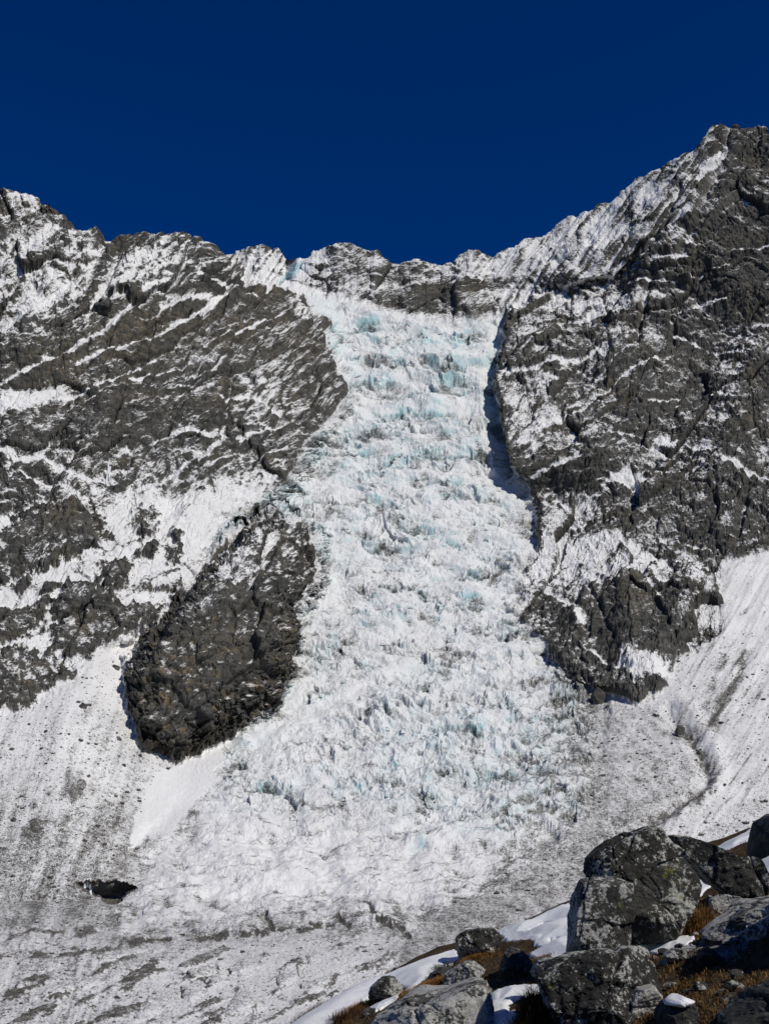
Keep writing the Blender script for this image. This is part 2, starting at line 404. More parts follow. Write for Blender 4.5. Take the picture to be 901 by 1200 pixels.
# flutings: steep ribs running down and to the left from the crests
fu = X * 0.80 + Y * 0.60
flut = 1 - 2 * np.abs(perlin(fu / 12.0 + .15 * wa, (Y * .8 - X * .6) / 120.0, 83))
flut2 = 1 - 2 * np.abs(perlin(fu / 5.2 + .15 * wa, (Y * .8 - X * .6) / 60.0, 85))
H += fl * (4.2 * flut + 2.4 * flut2)
fl2 = smooth(390, 350, Y) * smooth(-2, 8, d_ml)
fu2 = X * 0.87 + Y * 0.5
flt3 = 1 - 2 * np.abs(perlin(fu2 / 24.0 + .5 * wa, (Y * .87 - X * .5) / 120.0, 87))
H += fl2 * 5.0 * flt3
fl3 = wr * smooth(350, 325, X)                                 # fluted snow peak at the far left of the back ridge
H += fl3 * 3.0 * (1 - 2 * np.abs(perlin((X * .85 + Y * .5) / 7.0, Y / 90.0, 89)))
# rock relief is calmer where snow lies deep
crag = np.full(PX.shape, -30.0, np.float32)
for poly in CRAGS:
    crag = np.maximum(crag, sdf(QX, QY, poly, 30))
wcrag = smooth(-6, 7, crag + 15 * fbm(alg / 15, sL / 8, 4, .65, 92))
fieldv = np.zeros_like(PX)
for poly, val in FIELDS:
    fieldv = np.maximum(fieldv, val * smooth(-7, 9, sdf(PX + .8 * wx, PY + .8 * wy, poly, 20)))
H *= 1 - 0.3 * low_l * (1 - wcrag) * (1 - wbu)
H += 7 * wcrag + 3.0 * wcrag * fbm(X / 14, Y / 12, 3, .5, 91)
H *= 1 - 0.35 * smooth(.3, .6, fieldv)
# ledges: every snow ledge is a real step in the wall
ledge = np.zeros_like(PX)
for pts, w in LEDGES:
    lx, ly = PX + .35 * wx, PY + .35 * wy
    ledge = np.maximum(ledge, stroke(lx, ly, pts, w * .8, w * .45 + .8))
    H += -2.6 * stroke(lx, ly + w * .8, pts, w * .9, w * .8) * rockw + 3.0 * stroke(lx, ly - w * 1.5, pts, w, w * .9) * rockw

# bare cliff faces and the ribs between them
CLIFFS = [[(600, 405), (650, 390), (705, 393), (695, 425), (640, 434), (600, 434)], [(700, 440), (760, 395), (850, 420), (960, 440), (960, 505), (850, 525), (760, 512), (725, 485)],
          [(745, 580), (800, 562), (860, 577), (930, 620), (890, 650), (845, 655), (790, 640), (758, 610)], [(838, 235), (960, 225), (960, 385), (850, 372), (800, 330)], [(640, 310), (700, 330), (690, 345), (640, 345)],
          [(700, 690), (760, 690), (825, 720), (800, 765), (720, 780), (690, 740)], [(70, 492), (150, 455), (250, 470), (262, 515), (200, 508), (150, 528), (60, 512)], [(130, 555), (200, 566), (240, 586), (130, 576)], [(20, 440), (120, 415), (130, 440), (20, 455)], [(590, 520), (620, 530), (625, 560), (600, 560)]]
wcl = np.zeros_like(PX)
for poly in CLIFFS:
    wcl = np.maximum(wcl, smooth(-8, 9, sdf(PX + 1.2 * wx, PY + 1.2 * wy, poly, 24)))
H += 4.5 * wcl * rockw
RIBS = [([(846, 160), (800, 260), (760, 330), (722, 425)], 48, 15), ([(790, 390), (742, 480), (690, 560)], 46, 13), ([(735, 690), (745, 790)], 34, 11), ([(690, 690), (665, 782)], 30, 10), ([(805, 690), (765, 790)], 30, 10),
        ([(880, 420), (850, 520), (830, 600)], 44, 13), ([(160, 285), (148, 372)], 34, 9), ([(230, 330), (330, 352), (388, 440)], 46, 9), ([(262, 395), (250, 520), (236, 588)], 42, 12), ([(70, 300), (30, 400)], 34, 8), ([(650, 420), (640, 540)], 36, 10), ([(120, 470), (90, 590)], 40, 10)]
for pts, w, h in RIBS:
    rx_, ry_ = PX + 1.3 * wx, PY + 1.3 * wy
    dd_ = np.full(PX.shape, 1e3, np.float32)
    mm_ = (PX > min(p[0] for p in pts) - w - 20) & (PX < max(p[0] for p in pts) + w + 20) & (PY > min(p[1] for p in pts) - w - 20) & (PY < max(p[1] for p in pts) + w + 20)
    dd_[mm_] = seg_dist(rx_[mm_], ry_[mm_], pts, False)
    H += rockw * h * np.clip(1 - dd_ / w, 0, 1)

# dark clefts
CLEFTS = [([(770, 320), (745, 420)], 3), ([(875, 560), (862, 640)], 4), ([(755, 690), (775, 730), (790, 760)], 3), ([(706, 685), (702, 720)], 3.5), ([(270, 440), (258, 520)], 3), ([(160, 520), (150, 545)], 4),
          ([(180, 380), (170, 430)], 2), ([(846, 175), (838, 240), (800, 300)], 4), ([(620, 565), (632, 608)], 4), ([(205, 690), (190, 760), (170, 800)], 4), ([(215, 690), (212, 720)], 3), ([(835, 560), (840, 620)], 3),
          ([(690, 690), (720, 760)], 2.5), ([(800, 230), (765, 310)], 2.5), ([(640, 770), (690, 800)], 3)]
for pts, w in CLEFTS:
    H -= 5.0 * stroke(PX + .6 * wx, PY + .6 * wy, pts, w, w * .8) * rockw
# lobes of the right foot
for c, rx, ry, k in [((668, 735), 30, 40, 8), ((735, 735), 34, 60, 10), ((800, 715), 36, 48, 7), ((735, 605), 40, 36, 7), ((690, 535), 34, 26, 5)]:
    H += k * np.exp(-(((X - c[0]) / rx) ** 2 + ((Y - c[1]) / ry) ** 2) * 1.4)

# ---- glacier: steps, tilted blocks, crevasses
gw = smooth(-3, 10, d_gl) * (1 - wbu) * (1 - smooth(-8, 14, d_ch))
calm = np.clip(smooth(930, 1010, Y - .05 * (X - 400)) + .0, 0, 1)
sm_l = np.maximum(stroke(X, Y, [(470, 770), (420, 810), (340, 850), (300, 868)], 9, 12), 0)
gx, gy = X + 12 * fbm(X / 50, Y / 50, 3, .5, 101), Y + 12 * fbm(X / 50, Y / 50, 3, .5, 105)
gn = fbm(gx / 22, gy / 16, 4, .55, 109)
bench = smooth(-.10, .30, fbm(X / 70, (Y + 6 * gn) / 22, 3, .5, 113))       # rubble bands alternate with smoother benches
rough = (1 - .74 * calm) * (1 - .85 * sm_l) * (.30 + .95 * bench)
Hg = 12 * fbm(gx / 80, gy / 50, 3, .5, 117) + 6 * fbm(X / 40, Y / 14, 3, .5, 119)
stp = .35 + .65 * smooth(-.3, .3, fbm(X / 60, Y / 40, 2, .5, 121))
upper = smooth(640, 480, Y)
Hg += (.35 + .65 * rough) * (1 - calm) * (6.0 + 5 * upper) * stp * (saw(-(gy + 9 * gn + .05 * X) / 27, .72) - .5)
Hg += rough * 3.2 * (saw(-(gy + 14 * gn - .08 * X) / 11, .7) - .5)
f1, f2, r1, r2, ox, oy = worley(gx / 24 + .4 * gn, gy / 15 + .4 * gn, 131)
Hg += rough * (5.6 * (r1 - .5) + 5.4 * ((r2 - .5) * ox + (r1 - .75) * oy) - 1.6 * smooth(.12, 0, f2 - f1) * (r2 > .5))
f1, f2, r1, r2, ox, oy = worley(gx / 9 + .6 * gn, gy / 6 + .6 * gn, 133)
Hg += rough * (2.6 * (r1 - .5) + 2.9 * ((r2 - .5) * ox + (r1 - .7) * oy) - .5 * smooth(.16, 0, f2 - f1) * (r1 > .5))
f1, f2, r1, r2, ox, oy = worley(X / 3.4, Y / 2.7, 135)
Hg += (.35 + .65 * rough) * (.95 * (r1 - .5) + 1.1 * ((r2 - .5) * ox + (r1 - .6) * oy)) * (1 - .8 * sm_l) * (1 - .55 * calm)
Hg += .7 * fbm(X / 4, Y / 3, 3, .6, 137) * (1 - .4 * calm) + calm * 2.2 * ridged((X + Y * .3) / 26, Y / 8, 3, .55, 139)
# long crevasses fanning out over the lower tongue
fan = smooth(760, 830, Y) * smooth(985, 900, Y) * smooth(360, 420, X + .2 * (Y - 850)) * (1 - sm_l)
rad = np.hypot(X - 650, Y - 585) + 7 * gn
ang = np.arctan2(Y - 585, X - 650) * 290
clump = smooth(-.25, .3, fbm(X / 38, Y / 26, 3, .5, 149))
Hg += fan * (.3 + .7 * clump) * (6.0 * ridged(rad / 13, ang / 42, 2, .5, 141) + 2.6 * ridged(rad / 5.5, ang / 20, 2, .5, 143))
fan2 = smooth(800, 840, Y) * smooth(1000, 960, Y) * smooth(530, 570, X)
Hg += fan2 * clump * (1.3 * ridged(X / 4.2, Y / 26, 2, .5, 145) + 2.6 * (saw(-(Y + 9 * gn) / 15, .8) - .5))
blue = np.zeros_like(PX)
for bx, by, br in BLUE:
    rr = np.sqrt(((X + .7 * wx - bx) / 1.25) ** 2 + ((Y + .7 * wy - by) / .85) ** 2) / br
    g = np.exp(-rr ** 2 * 1.6)
    blue = np.maximum(blue, g)
    Hg += 3.0 * np.exp(-((X - bx) ** 2 / (br * 1.2) ** 2 + (Y - by + br * .5) ** 2 / (br * .55) ** 2)) - 2.6 * np.exp(-((X - bx) ** 2 / (br * 1.2) ** 2 + (Y - by - br * .45) ** 2 / (br * .45) ** 2))
# ice cliff of the toe
for pts in ([(480, 992), (520, 990), (580, 992), (612, 985)], [(640, 965), (672, 985)]):
    Hg += 4 * stroke(X, Y + 7, pts, 6, 6) - 4 * stroke(X, Y - 5, pts, 3, 4)
# marginal trench in the shade of the right wall
trench = stroke(X, Y, [(596, 372), (585, 410), (578, 455), (582, 500), (596, 545)], 9, 9) * gw
Hg -= 14 * trench
H += gw * Hg
# lower rim: low ice cliffs over the debris
rim = np.zeros_like(PX)
for pts, w in [([(433, 1064), (440, 1076)], 2), ([(444, 1082), (458, 1088)], 2.8), ([(464, 1086), (478, 1097)], 2.8), ([(352, 1090), (372, 1084), (386, 1082)], 4), ([(312, 1072), (318, 1090), (300, 1094)], 2.6), ([(236, 1102), (262, 1096)], 3.6),
               ([(284, 1094), (330, 1088)], 2), ([(395, 1074), (410, 1086)], 2.2), ([(150, 1106), (200, 1100)], 2), ([(470, 1088), (482, 1098)], 2.5)]:
    rim = np.maximum(rim, stroke(PX + .6 * wx, PY + .6 * wy, pts, w, w * .6))
H -= rim * 2.4 * (.6 + .8 * np.clip(fbm(X / 6, Y / 9, 3, .6, 153) + .3, 0, 1))
H += stroke(PX, PY + 6 + 2 * gn, [(200, 1096), (320, 1084), (400, 1076), (440, 1074)], 5, 5) * 3
# ---- talus, moraine and valley floor
tw = (1 - np.clip(rockw + gw, 0, 1))
fine = fbm(X / 5, Y / 4, 3, .65, 161)
H += tw * (1.2 * fbm(X / 60, Y / 40, 3, .5, 163) + .55 * fine)
f1, f2, r1, r2, ox, oy = worley(X / 4.2, Y / 3.0, 165)
stones = smooth(.45, .1, f1) * (r1 > .8) * r2
H += tw * 1.0 * stones
tal_l = tw * smooth(250, 120, X)
H += tal_l * 1.4 * ridged((X * .85 + Y * .25) / 16, (Y * .85 - X * .25) / 110, 3, .5, 167)
tal_r = smooth(-4, 6, d_tr)
H += tal_r * (2.4 * ridged((X * .86 + Y * .5) / 22, (Y * .86 - X * .5) / 160, 3, .5, 171))
outc = smooth(.05, .3, fbm(X / 34, Y / 26, 3, .55, 173)) * stroke(X, Y, [(0, 985), (60, 945), (105, 915)], 16, 16)
H += outc * 4
wmo = smooth(-4, 6, d_mo)
H += wmo * 1.2 * ridged((X * .8 + Y * .6) / 20, (Y * .8 - X * .6) / 12, 3, .5, 175)
chan = stroke(PX + .9 * wx, PY + .9 * wy, [(780, 833), (797, 853), (814, 873), (826, 900), (824, 918), (800, 940), (763, 962)], 7, 7)
H -= chan * 5
H += 4.5 * stroke(PX, PY, [(800, 825), (835, 870), (846, 905), (835, 925), (800, 955)], 6, 8)
pl = smooth(1075, 1100, Y + 6 * wy / 7) * (1 - wmo)
plv = (Y - 1075)
sp_ = (X * .33 + Y * .94)
hump = fbm((X * .94 - Y * .33) / 62, sp_ / 15, 5, .6, 181)
H += pl * (.8 * fbm(X / 5, Y / 2.2, 3, .65, 184) + 3.2 * smooth(0, .45, hump) + 1.0 * fbm(X / 12, Y / 4, 3, .6, 183))

pxs = Ybase / FOC
PT = P0 + N0 * (H * pxs)[..., None]

# ---- final normals and how snow settles
du = np.gradient(PT, axis=1); dv = np.gradient(PT, axis=0)
NN = np.cross(du, dv); NN /= np.linalg.norm(NN, axis=-1, keepdims=True) + 1e-9
NN = np.where(NN[..., 1:2] > 0.25, -NN, NN)
nz = NN[..., 2]
nzs = box_blur(nz, 2, 1)
lap = box_blur(H, 4, 2) - H                                    # positive in hollows

snow = np.full(PX.shape, .60, np.float32)
hgt = Y - np.interp(X, cols, sk)
s_ml = .375 + .24 * smooth(385, 345, Y + .25 * (X - 120)) + .10 * smooth(520, 575, Y) + .17 * low_l * (1 - wcrag)
s_mr = .405 - .12 * smooth(690, 740, Y) * smooth(840, 780, X)
s_mr = s_mr + .04 * smooth(560, 640, X) * smooth(500, 420, Y)
s_rg = .52 + .12 * smooth(560, 620, X)
s_bu = .27 + .24 * smooth(735, 660, Y)
wml2 = smooth(-2, 3, d_ml); wmr2 = smooth(-2, 3, d_mr)
snow = snow * (1 - wr) + s_rg * wr
snow = snow * (1 - wml2) + s_ml * wml2
mrw2 = wrr * k335 + wmr2 * (1 - k335)
snow = snow * (1 - mrw2) + s_mr * mrw2
snow -= .16 * wcrag * wml2 - .10 * wcrag * smooth(0, .4, fbm(alg / 12, sL / 5, 3, .6, 94)) * wml2
wbu2 = smooth(-2, 3, d_bu)
snow = snow * (1 - wbu2) + s_bu * wbu2
rk = np.clip(np.maximum.reduce([wml2, wmr2, wbu2, wr]), 0, 1)
nref = .52
snow += rk * (.95 * (.5 * nz + .5 * nzs - nref) + .05 * np.clip(lap, -3, 4) + .16 * fbm(X / 40, Y / 32, 4, .6, 191) + .10 * fbm(X / 7, Y / 4, 3, .6, 193))
snow += rk * (.17 + .12 * smooth(560, 620, X)) * fbm(alg / 110, sL / 24, 3, .6, 190)
snow -= rk * .075 * wcl
snow += rk * (.55 * ledge * (1 - .5 * wbu2) + fieldv)
snow -= fl * .17 * flut + fl * .13 * flut2 + fl2 * .14 * flt3 - .24 * fl
snow -= fl3 * (.34 * (1 - 2 * np.abs(perlin((X * .85 + Y * .5) / 7.0, Y / 90.0, 89))) - .12)
snow -= wr * .20 * smooth(418, 470, X) * smooth(600, 560, X) * smooth(318, 345, Y)
# dusted debris
dust_l = tal_l * (.22 * fbm((X * .9 + Y * .35) / 15, (Y * .9 - X * .35) / 90, 4, .6, 195) + .02 + .18 * smooth(860, 760, Y) - .12 * smooth(930, 1010, Y + .25 * X) - .2 * outc)
snow += dust_l + tw * (.12 * fbm(X / 30, Y / 14, 3, .6, 197) - .28 * stones + .06 * fine)
snow += tal_r * (.06 + .08 * smooth(800, 700, Y) + .14 * fbm((X * .8 + Y * .55) / 14, (Y * .8 - X * .55) / 60, 4, .65, 198)) - .2 * tal_r * smooth(.1, .5, fbm((X * .8 + Y * .55) / 9, (Y * .8 - X * .55) / 70, 3, .6, 199))
stk = .55 + .9 * np.clip(fbm((X * .8 + Y * .55) / 5, (Y * .8 - X * .55) / 30, 4, .65, 200), -.6, .5)
snow -= .5 * stk * stroke(X + .8 * wx, Y + .5 * wy, [(872, 768), (852, 815), (832, 852)], 6, 7) + .3 * stk * stroke(X + .4 * wx, Y + .4 * wy, [(850, 770), (838, 800), (825, 830)], 4, 5)
snow -= .42 * (.6 + 1.1 * np.clip(fbm(X / 8, Y / 8, 4, .65, 202), -.5, .4)) * stroke(X + .9 * wx, Y + .9 * wy, [(797, 850), (815, 873), (832, 900), (836, 925), (800, 945), (765, 962)], 6, 7)
snow -= wmo * (.02 + .07 * smooth(900, 980, Y)) + wmo * .16 * fbm((X * .8 + Y * .6) / 26, (Y * .8 - X * .6) / 8, 3, .6, 203)
snow -= pl * (-.05 + .32 * smooth(.08, .26, hump) + .1 * fbm(X / 16, Y / 5, 3, .6, 205) - .26 * fbm(X / 6, Y / 2.6, 4, .65, 206) - .05)
snow += .4 * smooth(-3, 4, d_ch)
lowfade = smooth(930, 1030, Y)
lowfade = np.maximum(lowfade, .8 * smooth(610, 660, X) * smooth(800, 860, Y))
glw = (smooth(-2, 6, d_gl) * (1 - lowfade) + smooth(-46, 26, d_gl + 14 * gn) * lowfade) * (1 - wbu2) * (1 - rk * (1 - smooth(-2, 6, d_gl)))
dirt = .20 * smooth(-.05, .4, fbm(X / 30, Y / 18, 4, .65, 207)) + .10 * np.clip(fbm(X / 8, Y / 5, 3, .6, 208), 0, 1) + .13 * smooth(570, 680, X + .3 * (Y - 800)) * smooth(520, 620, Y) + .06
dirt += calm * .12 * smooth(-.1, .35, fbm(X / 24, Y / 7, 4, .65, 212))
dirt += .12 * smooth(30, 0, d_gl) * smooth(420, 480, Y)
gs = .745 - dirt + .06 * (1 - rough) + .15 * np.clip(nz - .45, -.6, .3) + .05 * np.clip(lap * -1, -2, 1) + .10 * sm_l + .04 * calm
gs = np.clip(gs, .42, 1.1)
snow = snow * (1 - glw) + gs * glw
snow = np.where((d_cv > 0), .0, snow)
snow -= .42 * rim * smooth(-.3, .1, fbm(X / 7, Y / 6, 3, .6, 154))
snow = np.clip(snow, 0, 1.2)
zone = smooth(-.25, .35, fbm(X / 40, Y / 30, 3, .5, 211)) * (1 - calm)
steep = smooth(.62, .22, nz + .12 * gn)
upz = smooth(700, 380, Y)
ice = glw * np.clip(.85 * blue * (.10 + .90 * steep) + (.42 + .25 * upz) * steep * zone + (.10 + .10 * upz + .10 * np.exp(-((X - 560) / 110) ** 2 - ((Y - 890) / 70) ** 2)) * (1 - calm) * (.4 + .6 * zone), 0, 1)
ice = np.maximum(ice, .9 * wr * smooth(-2, 3, sdf(PX, PY, [(325, 334), (345, 305), (362, 300), (345, 334)], 20)))
ice = np.maximum(ice, .6 * trench)
warm = np.clip(.35 * smooth(-.1, .5, fbm(X / 60, Y / 45, 3, .6, 221)) + wbu2 * smooth(700, 800, Y) * smooth(.0, .4, fbm(X / 22, Y / 14, 4, .6, 223)) * 1.0 + .25 * wml2 * stroke(X, Y, [(60, 440), (150, 400), (260, 400), (360, 400)], 30, 40), 0, 1)
debris = np.clip(np.maximum(tw, .75 * glw), 0, 1)

# ---- which piece of the place each patch belongs to
region = np.full(PX.shape, 4)                                   # 4 left talus / 5 valley floor
region[(PY > 1092 + wy) & (PX < 520)] = 5
region[d_tr > 0] = 6
region[d_mo > 0] = 7
region[(PX > 560) & (PY > 860) & (region == 4)] = 6
region[d_gl > -10] = 3
region[(d_ch > 0)] = 8
region[in_ridge] = 2
region[d_ml > 0] = 0
region[(d_mr > 0) & ~in_ridge] = 1
region[d_bu > 0] = 9

# back side of the crests and the floor toward the viewer
back = []
for k, (dy, dz) in enumerate([(14, -6), (60, -40), (180, -170), (600, -700)]):
    back.append(PT[0] + np.array([0, dy, dz]))
back = np.array(back[::-1])
front = []
for Yf in (300, 240, 170, 110, 60, 20, -60, -200):
    zf = np.full(NC, -62.0 - .02 * (300 - Yf))
    front.append(np.stack([PT[-1, :, 0] * (0.35 + .65 * Yf / 340 if Yf > 0 else .35) + 0, np.full(NC, float(Yf)), zf], -1))
front = np.array(front)
ALL = np.concatenate([back, PT, front], 0)


def padrow(a, vb, vf):
    return np.concatenate([np.repeat(a[0:1], len(back), 0) if vb is None else np.full((len(back), NC), vb), a, np.full((len(front), NC), vf)], 0)


SN = padrow(snow, .8, .6); IC = padrow(ice, 0, 0); WA = padrow(warm, 0, 0); DB = padrow(debris, 0, 1); ST = padrow(sL, 0, 0); AL = padrow(alg, 0, 0)
RG = np.concatenate([np.repeat(region[0:1], len(back), 0), region, np.full((len(front), NC), 5)], 0)


# ----------------------------------------------------------------------------- materials
def new_mat(name):
    m = bpy.data.materials.new(name)
    m.use_nodes = True
    nt = m.node_tree
    return m, nt.nodes, nt.links, nt.nodes['Principled BSDF']


def nd(ns, typ, **kw):
    n = ns.new(typ)
    for k, v in kw.items():
        setattr(n, k, v)
    return n


def noise_node(ns, ls, vec, scale, detail=4, rough=.6):
    n = ns.new('ShaderNodeTexNoise')
    n.inputs['Scale'].default_value = scale
    n.inputs['Detail'].default_value = detail
    n.inputs['Roughness'].default_value = rough
    ls.new(vec, n.inputs['Vector'])
    return n.outputs['Fac']


def math_node(ns, ls, op, a, b=None, c=None):
    n = ns.new('ShaderNodeMath'); n.operation = op
    for i, v in enumerate((a, b, c)):
        if v is None:
            continue
        if isinstance(v, (int, float)):
            n.inputs[i].default_value = v
        else:
            ls.new(v, n.inputs[i])
    return n.outputs[0]


def ramp_node(ns, ls, fac, stops):
    n = ns.new('ShaderNodeValToRGB')
    e = n.color_ramp.elements
    while len(e) < len(stops):
        e.new(.5)
    for el, (p, c) in zip(e, stops):
        el.position = p
        el.color = (*c, 1) if len(c) == 3 else c
    ls.new(fac, n.inputs[0])
    return n.outputs[0]


def map_range(ns, ls, v, a, b, c=0., d=1.):
    n = ns.new('ShaderNodeMapRange'); n.interpolation_type = 'SMOOTHSTEP'
    ls.new(v, n.inputs[0])
    for i, x in enumerate((a, b, c, d)):
        n.inputs[i + 1].default_value = x
    return n.outputs[0]


def mix_col(ns, ls, fac, a, b):
    n = ns.new('ShaderNodeMix'); n.data_type = 'RGBA'
    if isinstance(fac, (int, float)):
        n.inputs[0].default_value = fac
    else:
        ls.new(fac, n.inputs[0])
    for sock, v in ((n.inputs[6], a), (n.inputs[7], b)):
        if isinstance(v, tuple):
            sock.default_value = (*v, 1)
        else:
            ls.new(v, sock)
    return n.outputs[2]


def attr(ns, name):
    n = ns.new('ShaderNodeAttribute'); n.attribute_name = name
    return n.outputs['Fac']


def terrain_material():
    m, ns, ls, bs = new_mat("snowy mountain")
    co = ns.new('ShaderNodeTexCoord').outputs['Object']
    big = noise_node(ns, ls, co, .012, 5, .6)
    mid = noise_node(ns, ls, co, .07, 5, .65)
    fin = noise_node(ns, ls, co, .20, 5, .72)
    vf = noise_node(ns, ls, co, .9, 3, .7)
    mq = nd(ns, 'ShaderNodeMapping'); mq.inputs['Scale'].default_value = (.06, .06, .27); mq.inputs['Rotation'].default_value = (0, .2, 0)
    ls.new(co, mq.inputs[0])
    lay = noise_node(ns, ls, mq.outputs[0], 1.0, 5, .7)
    mp = nd(ns, 'ShaderNodeMapping'); mp.inputs['Scale'].default_value = (.012, .012, .16); mp.inputs['Rotation'].default_value = (0, .25, 0)
    ls.new(co, mp.inputs[0])
    strat = noise_node(ns, ls, mp.outputs[0], 1.0, 6, .65)
    rk = math_node(ns, ls, 'ADD', math_node(ns, ls, 'MULTIPLY', mid, .4), math_node(ns, ls, 'MULTIPLY_ADD', fin, .2, math_node(ns, ls, 'MULTIPLY', strat, .4)))
    rock = ramp_node(ns, ls, rk, [(.32, (.020, .020, .020)), (.44, (.045, .045, .042)), (.55, (.095, .092, .083)), (.68, (.21, .195, .165))])
    wv = math_node(ns, ls, 'MULTIPLY', attr(ns, 'warm'), map_range(ns, ls, mid, .4, .68))
    rock = mix_col(ns, ls, wv, rock, (.21, .155, .085))
    grey = ramp_node(ns, ls, math_node(ns, ls, 'ADD', math_node(ns, ls, 'MULTIPLY', fin, .5), math_node(ns, ls, 'MULTIPLY', vf, .5)), [(.36, (.035, .034, .031)), (.52, (.14, .132, .118)), (.66, (.30, .285, .26))])
    rock = mix_col(ns, ls, math_node(ns, ls, 'MULTIPLY', attr(ns, 'debris'), .85), rock, grey)
    s = attr(ns, 'snow')
    dbr = attr(ns, 'debris')
    cv = ns.new('ShaderNodeCombineXYZ')
    ls.new(math_node(ns, ls, 'MULTIPLY', attr(ns, 'along'), .13), cv.inputs[0]); ls.new(math_node(ns, ls, 'MULTIPLY', attr(ns, 'bedding'), .70), cv.inputs[1])
    bed = noise_node(ns, ls, cv.outputs[0], 1.0, 4, .7)
    inv = math_node(ns, ls, 'SUBTRACT', 1.0, dbr)
    layw = math_node(ns, ls, 'MULTIPLY', inv, .35)
    finw = math_node(ns, ls, 'MULTIPLY_ADD', inv, .30, .45)
    vfw = math_node(ns, ls, 'MULTIPLY_ADD', dbr, .55, .5)
    s1 = math_node(ns, ls, 'MULTIPLY_ADD', math_node(ns, ls, 'SUBTRACT', fin, .5), math_node(ns, ls, 'MULTIPLY', finw, 1.15), s)
    s2 = math_node(ns, ls, 'MULTIPLY_ADD', math_node(ns, ls, 'SUBTRACT', vf, .5), vfw, s1)
    s3 = math_node(ns, ls, 'MULTIPLY_ADD', math_node(ns, ls, 'SUBTRACT', lay, .5), layw, s2)
    s3 = math_node(ns, ls, 'MULTIPLY_ADD', math_node(ns, ls, 'SUBTRACT', bed, .5), math_node(ns, ls, 'MULTIPLY', inv, 1.25), s3)
    sf = map_range(ns, ls, s3, .37, .66)
    white = mix_col(ns, ls, map_range(ns, ls, big, .3, .7), (.755, .75, .74), (.84, .835, .825))
    iv = math_node(ns, ls, 'MULTIPLY', attr(ns, 'ice'), map_range(ns, ls, mid, .25, .6, .5, 1.))
    white = mix_col(ns, ls, iv, white, (.40, .62, .66))
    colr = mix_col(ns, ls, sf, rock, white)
    ls.new(colr, bs.inputs['Base Color'])
    bs.inputs['Roughness'].default_value = .85
    bs.inputs['Specular IOR Level'].default_value = .15
    bp = nd(ns, 'ShaderNodeBump'); bp.inputs['Strength'].default_value = .5; bp.inputs['Distance'].default_value = 3.4
    hsum = math_node(ns, ls, 'ADD', fin, math_node(ns, ls, 'MULTIPLY', vf, .4))
    ls.new(hsum, bp.inputs['Height'])
    ls.new(bp.outputs[0], bs.inputs['Normal'])
    return m


M_TER = terrain_material()


# ----------------------------------------------------------------------------- objects
def tag(o, label=None, cat=None, group=None, kind=None):
    if label: o['label'] = label
    if cat: o['category'] = cat
    if group: o['group'] = group
    if kind: o['kind'] = kind
    return o


def mesh_obj(name, verts, faces, mat, parent=None, smooth_=False):
    me = bpy.data.meshes.new(name)
    verts = np.asarray(verts, np.float32)
    if isinstance(faces, np.ndarray):
        n, k = faces.shape
        me.vertices.add(len(verts)); me.vertices.foreach_set('co', verts.ravel())
        me.loops.add(n * k); me.loops.foreach_set('vertex_index', faces.ravel().astype(np.int32))
        me.polygons.add(n)
        me.polygons.foreach_set('loop_start', np.arange(0, n * k, k, dtype=np.int32))
        me.polygons.foreach_set('loop_total', np.full(n, k, np.int32))
        me.update(calc_edges=True)
    else:
        me.from_pydata([tuple(v) for v in verts], [], faces); me.update()
    me.polygons.foreach_set('use_smooth', np.full(len(me.polygons), smooth_))
    me.materials.append(mat)
    o = bpy.data.objects.new(name, me)
    COL.objects.link(o)
    if parent: o.parent = parent
    return o


REG = {0: ('mountain_left', 'snow dusted grey rock mountain with slanting ledges left of the icefall', 'mountain'),
       1: ('mountain_right', 'dark banded rock mountain with highest summit right of the icefall', 'mountain'),
       2: ('ridge_far', 'far jagged snowy ridge above the head of the icefall', 'ridge'),
       3: ('glacier', 'white and blue broken icefall pouring between the two mountains', 'glacier'),
       4: ('talus_slope', 'grey snow dusted rubble slope below the cliffs on the left', 'slope'),
       5: ('valley_floor', 'flat rocky valley floor with streaks of snow below the glacier', 'ground'),
       6: ('snow_slope', 'snowy scree slope with dark streak below the right mountain', 'slope'),
       7: ('moraine', 'grey rubble moraine curving along the right of the glacier', 'moraine'),
       8: ('snow_chute', 'smooth white snow chute beneath the dark rock buttress', 'snow slope'),
       9: ('rock_buttress', 'dark ochre stained rock buttress standing between talus and icefall', 'cliff')}
NRA = ALL.shape[0]
idx = np.arange(NRA * NC).reshape(NRA, NC)
quads = np.stack([idx[1:, :-1], idx[1:, 1:], idx[:-1, 1:], idx[:-1, :-1]], -1).reshape(-1, 4)
qreg = RG[:-1, :-1].reshape(-1)
flatv = ALL.reshape(-1, 3)
TERRAIN = {}
for rid, (nm, lab, cat) in REG.items():
    q = quads[qreg == rid]
    if len(q) == 0:
        continue
    used, inv = np.unique(q.ravel(), return_inverse=True)
    o = mesh_obj(nm, flatv[used], inv.reshape(-1, 4), M_TER, None, rid not in (3, 0, 1, 2, 9))
    for an, arr in (('snow', SN), ('ice', IC), ('warm', WA), ('debris', DB), ('bedding', ST), ('along', AL)):
        at_ = o.data.attributes.new(an, 'FLOAT', 'POINT')
        at_.data.foreach_set('value', arr.reshape(-1)[used].astype(np.float32))
    tag(o, lab, cat, None, 'structure')
    TERRAIN[nm] = o


# ----------------------------------------------------------------------------- the near hillside
def crest(a):
    return np.interp(a, [-1.2, -.3, -.086, .018, .2, .33, .6, 1.2], [12, 14, 16, 20, 22.5, 24.6, 28, 30])


def ground_plane(X, Y):
    z = -2.05 + .31 * X
    d = np.maximum(Y - crest(X / np.maximum(Y, 1.0)), 0)
    drop = np.where(d < 9, .05 * d * d, 4.05 + .9 * (d - 9))
    return np.maximum(z - drop, -64)


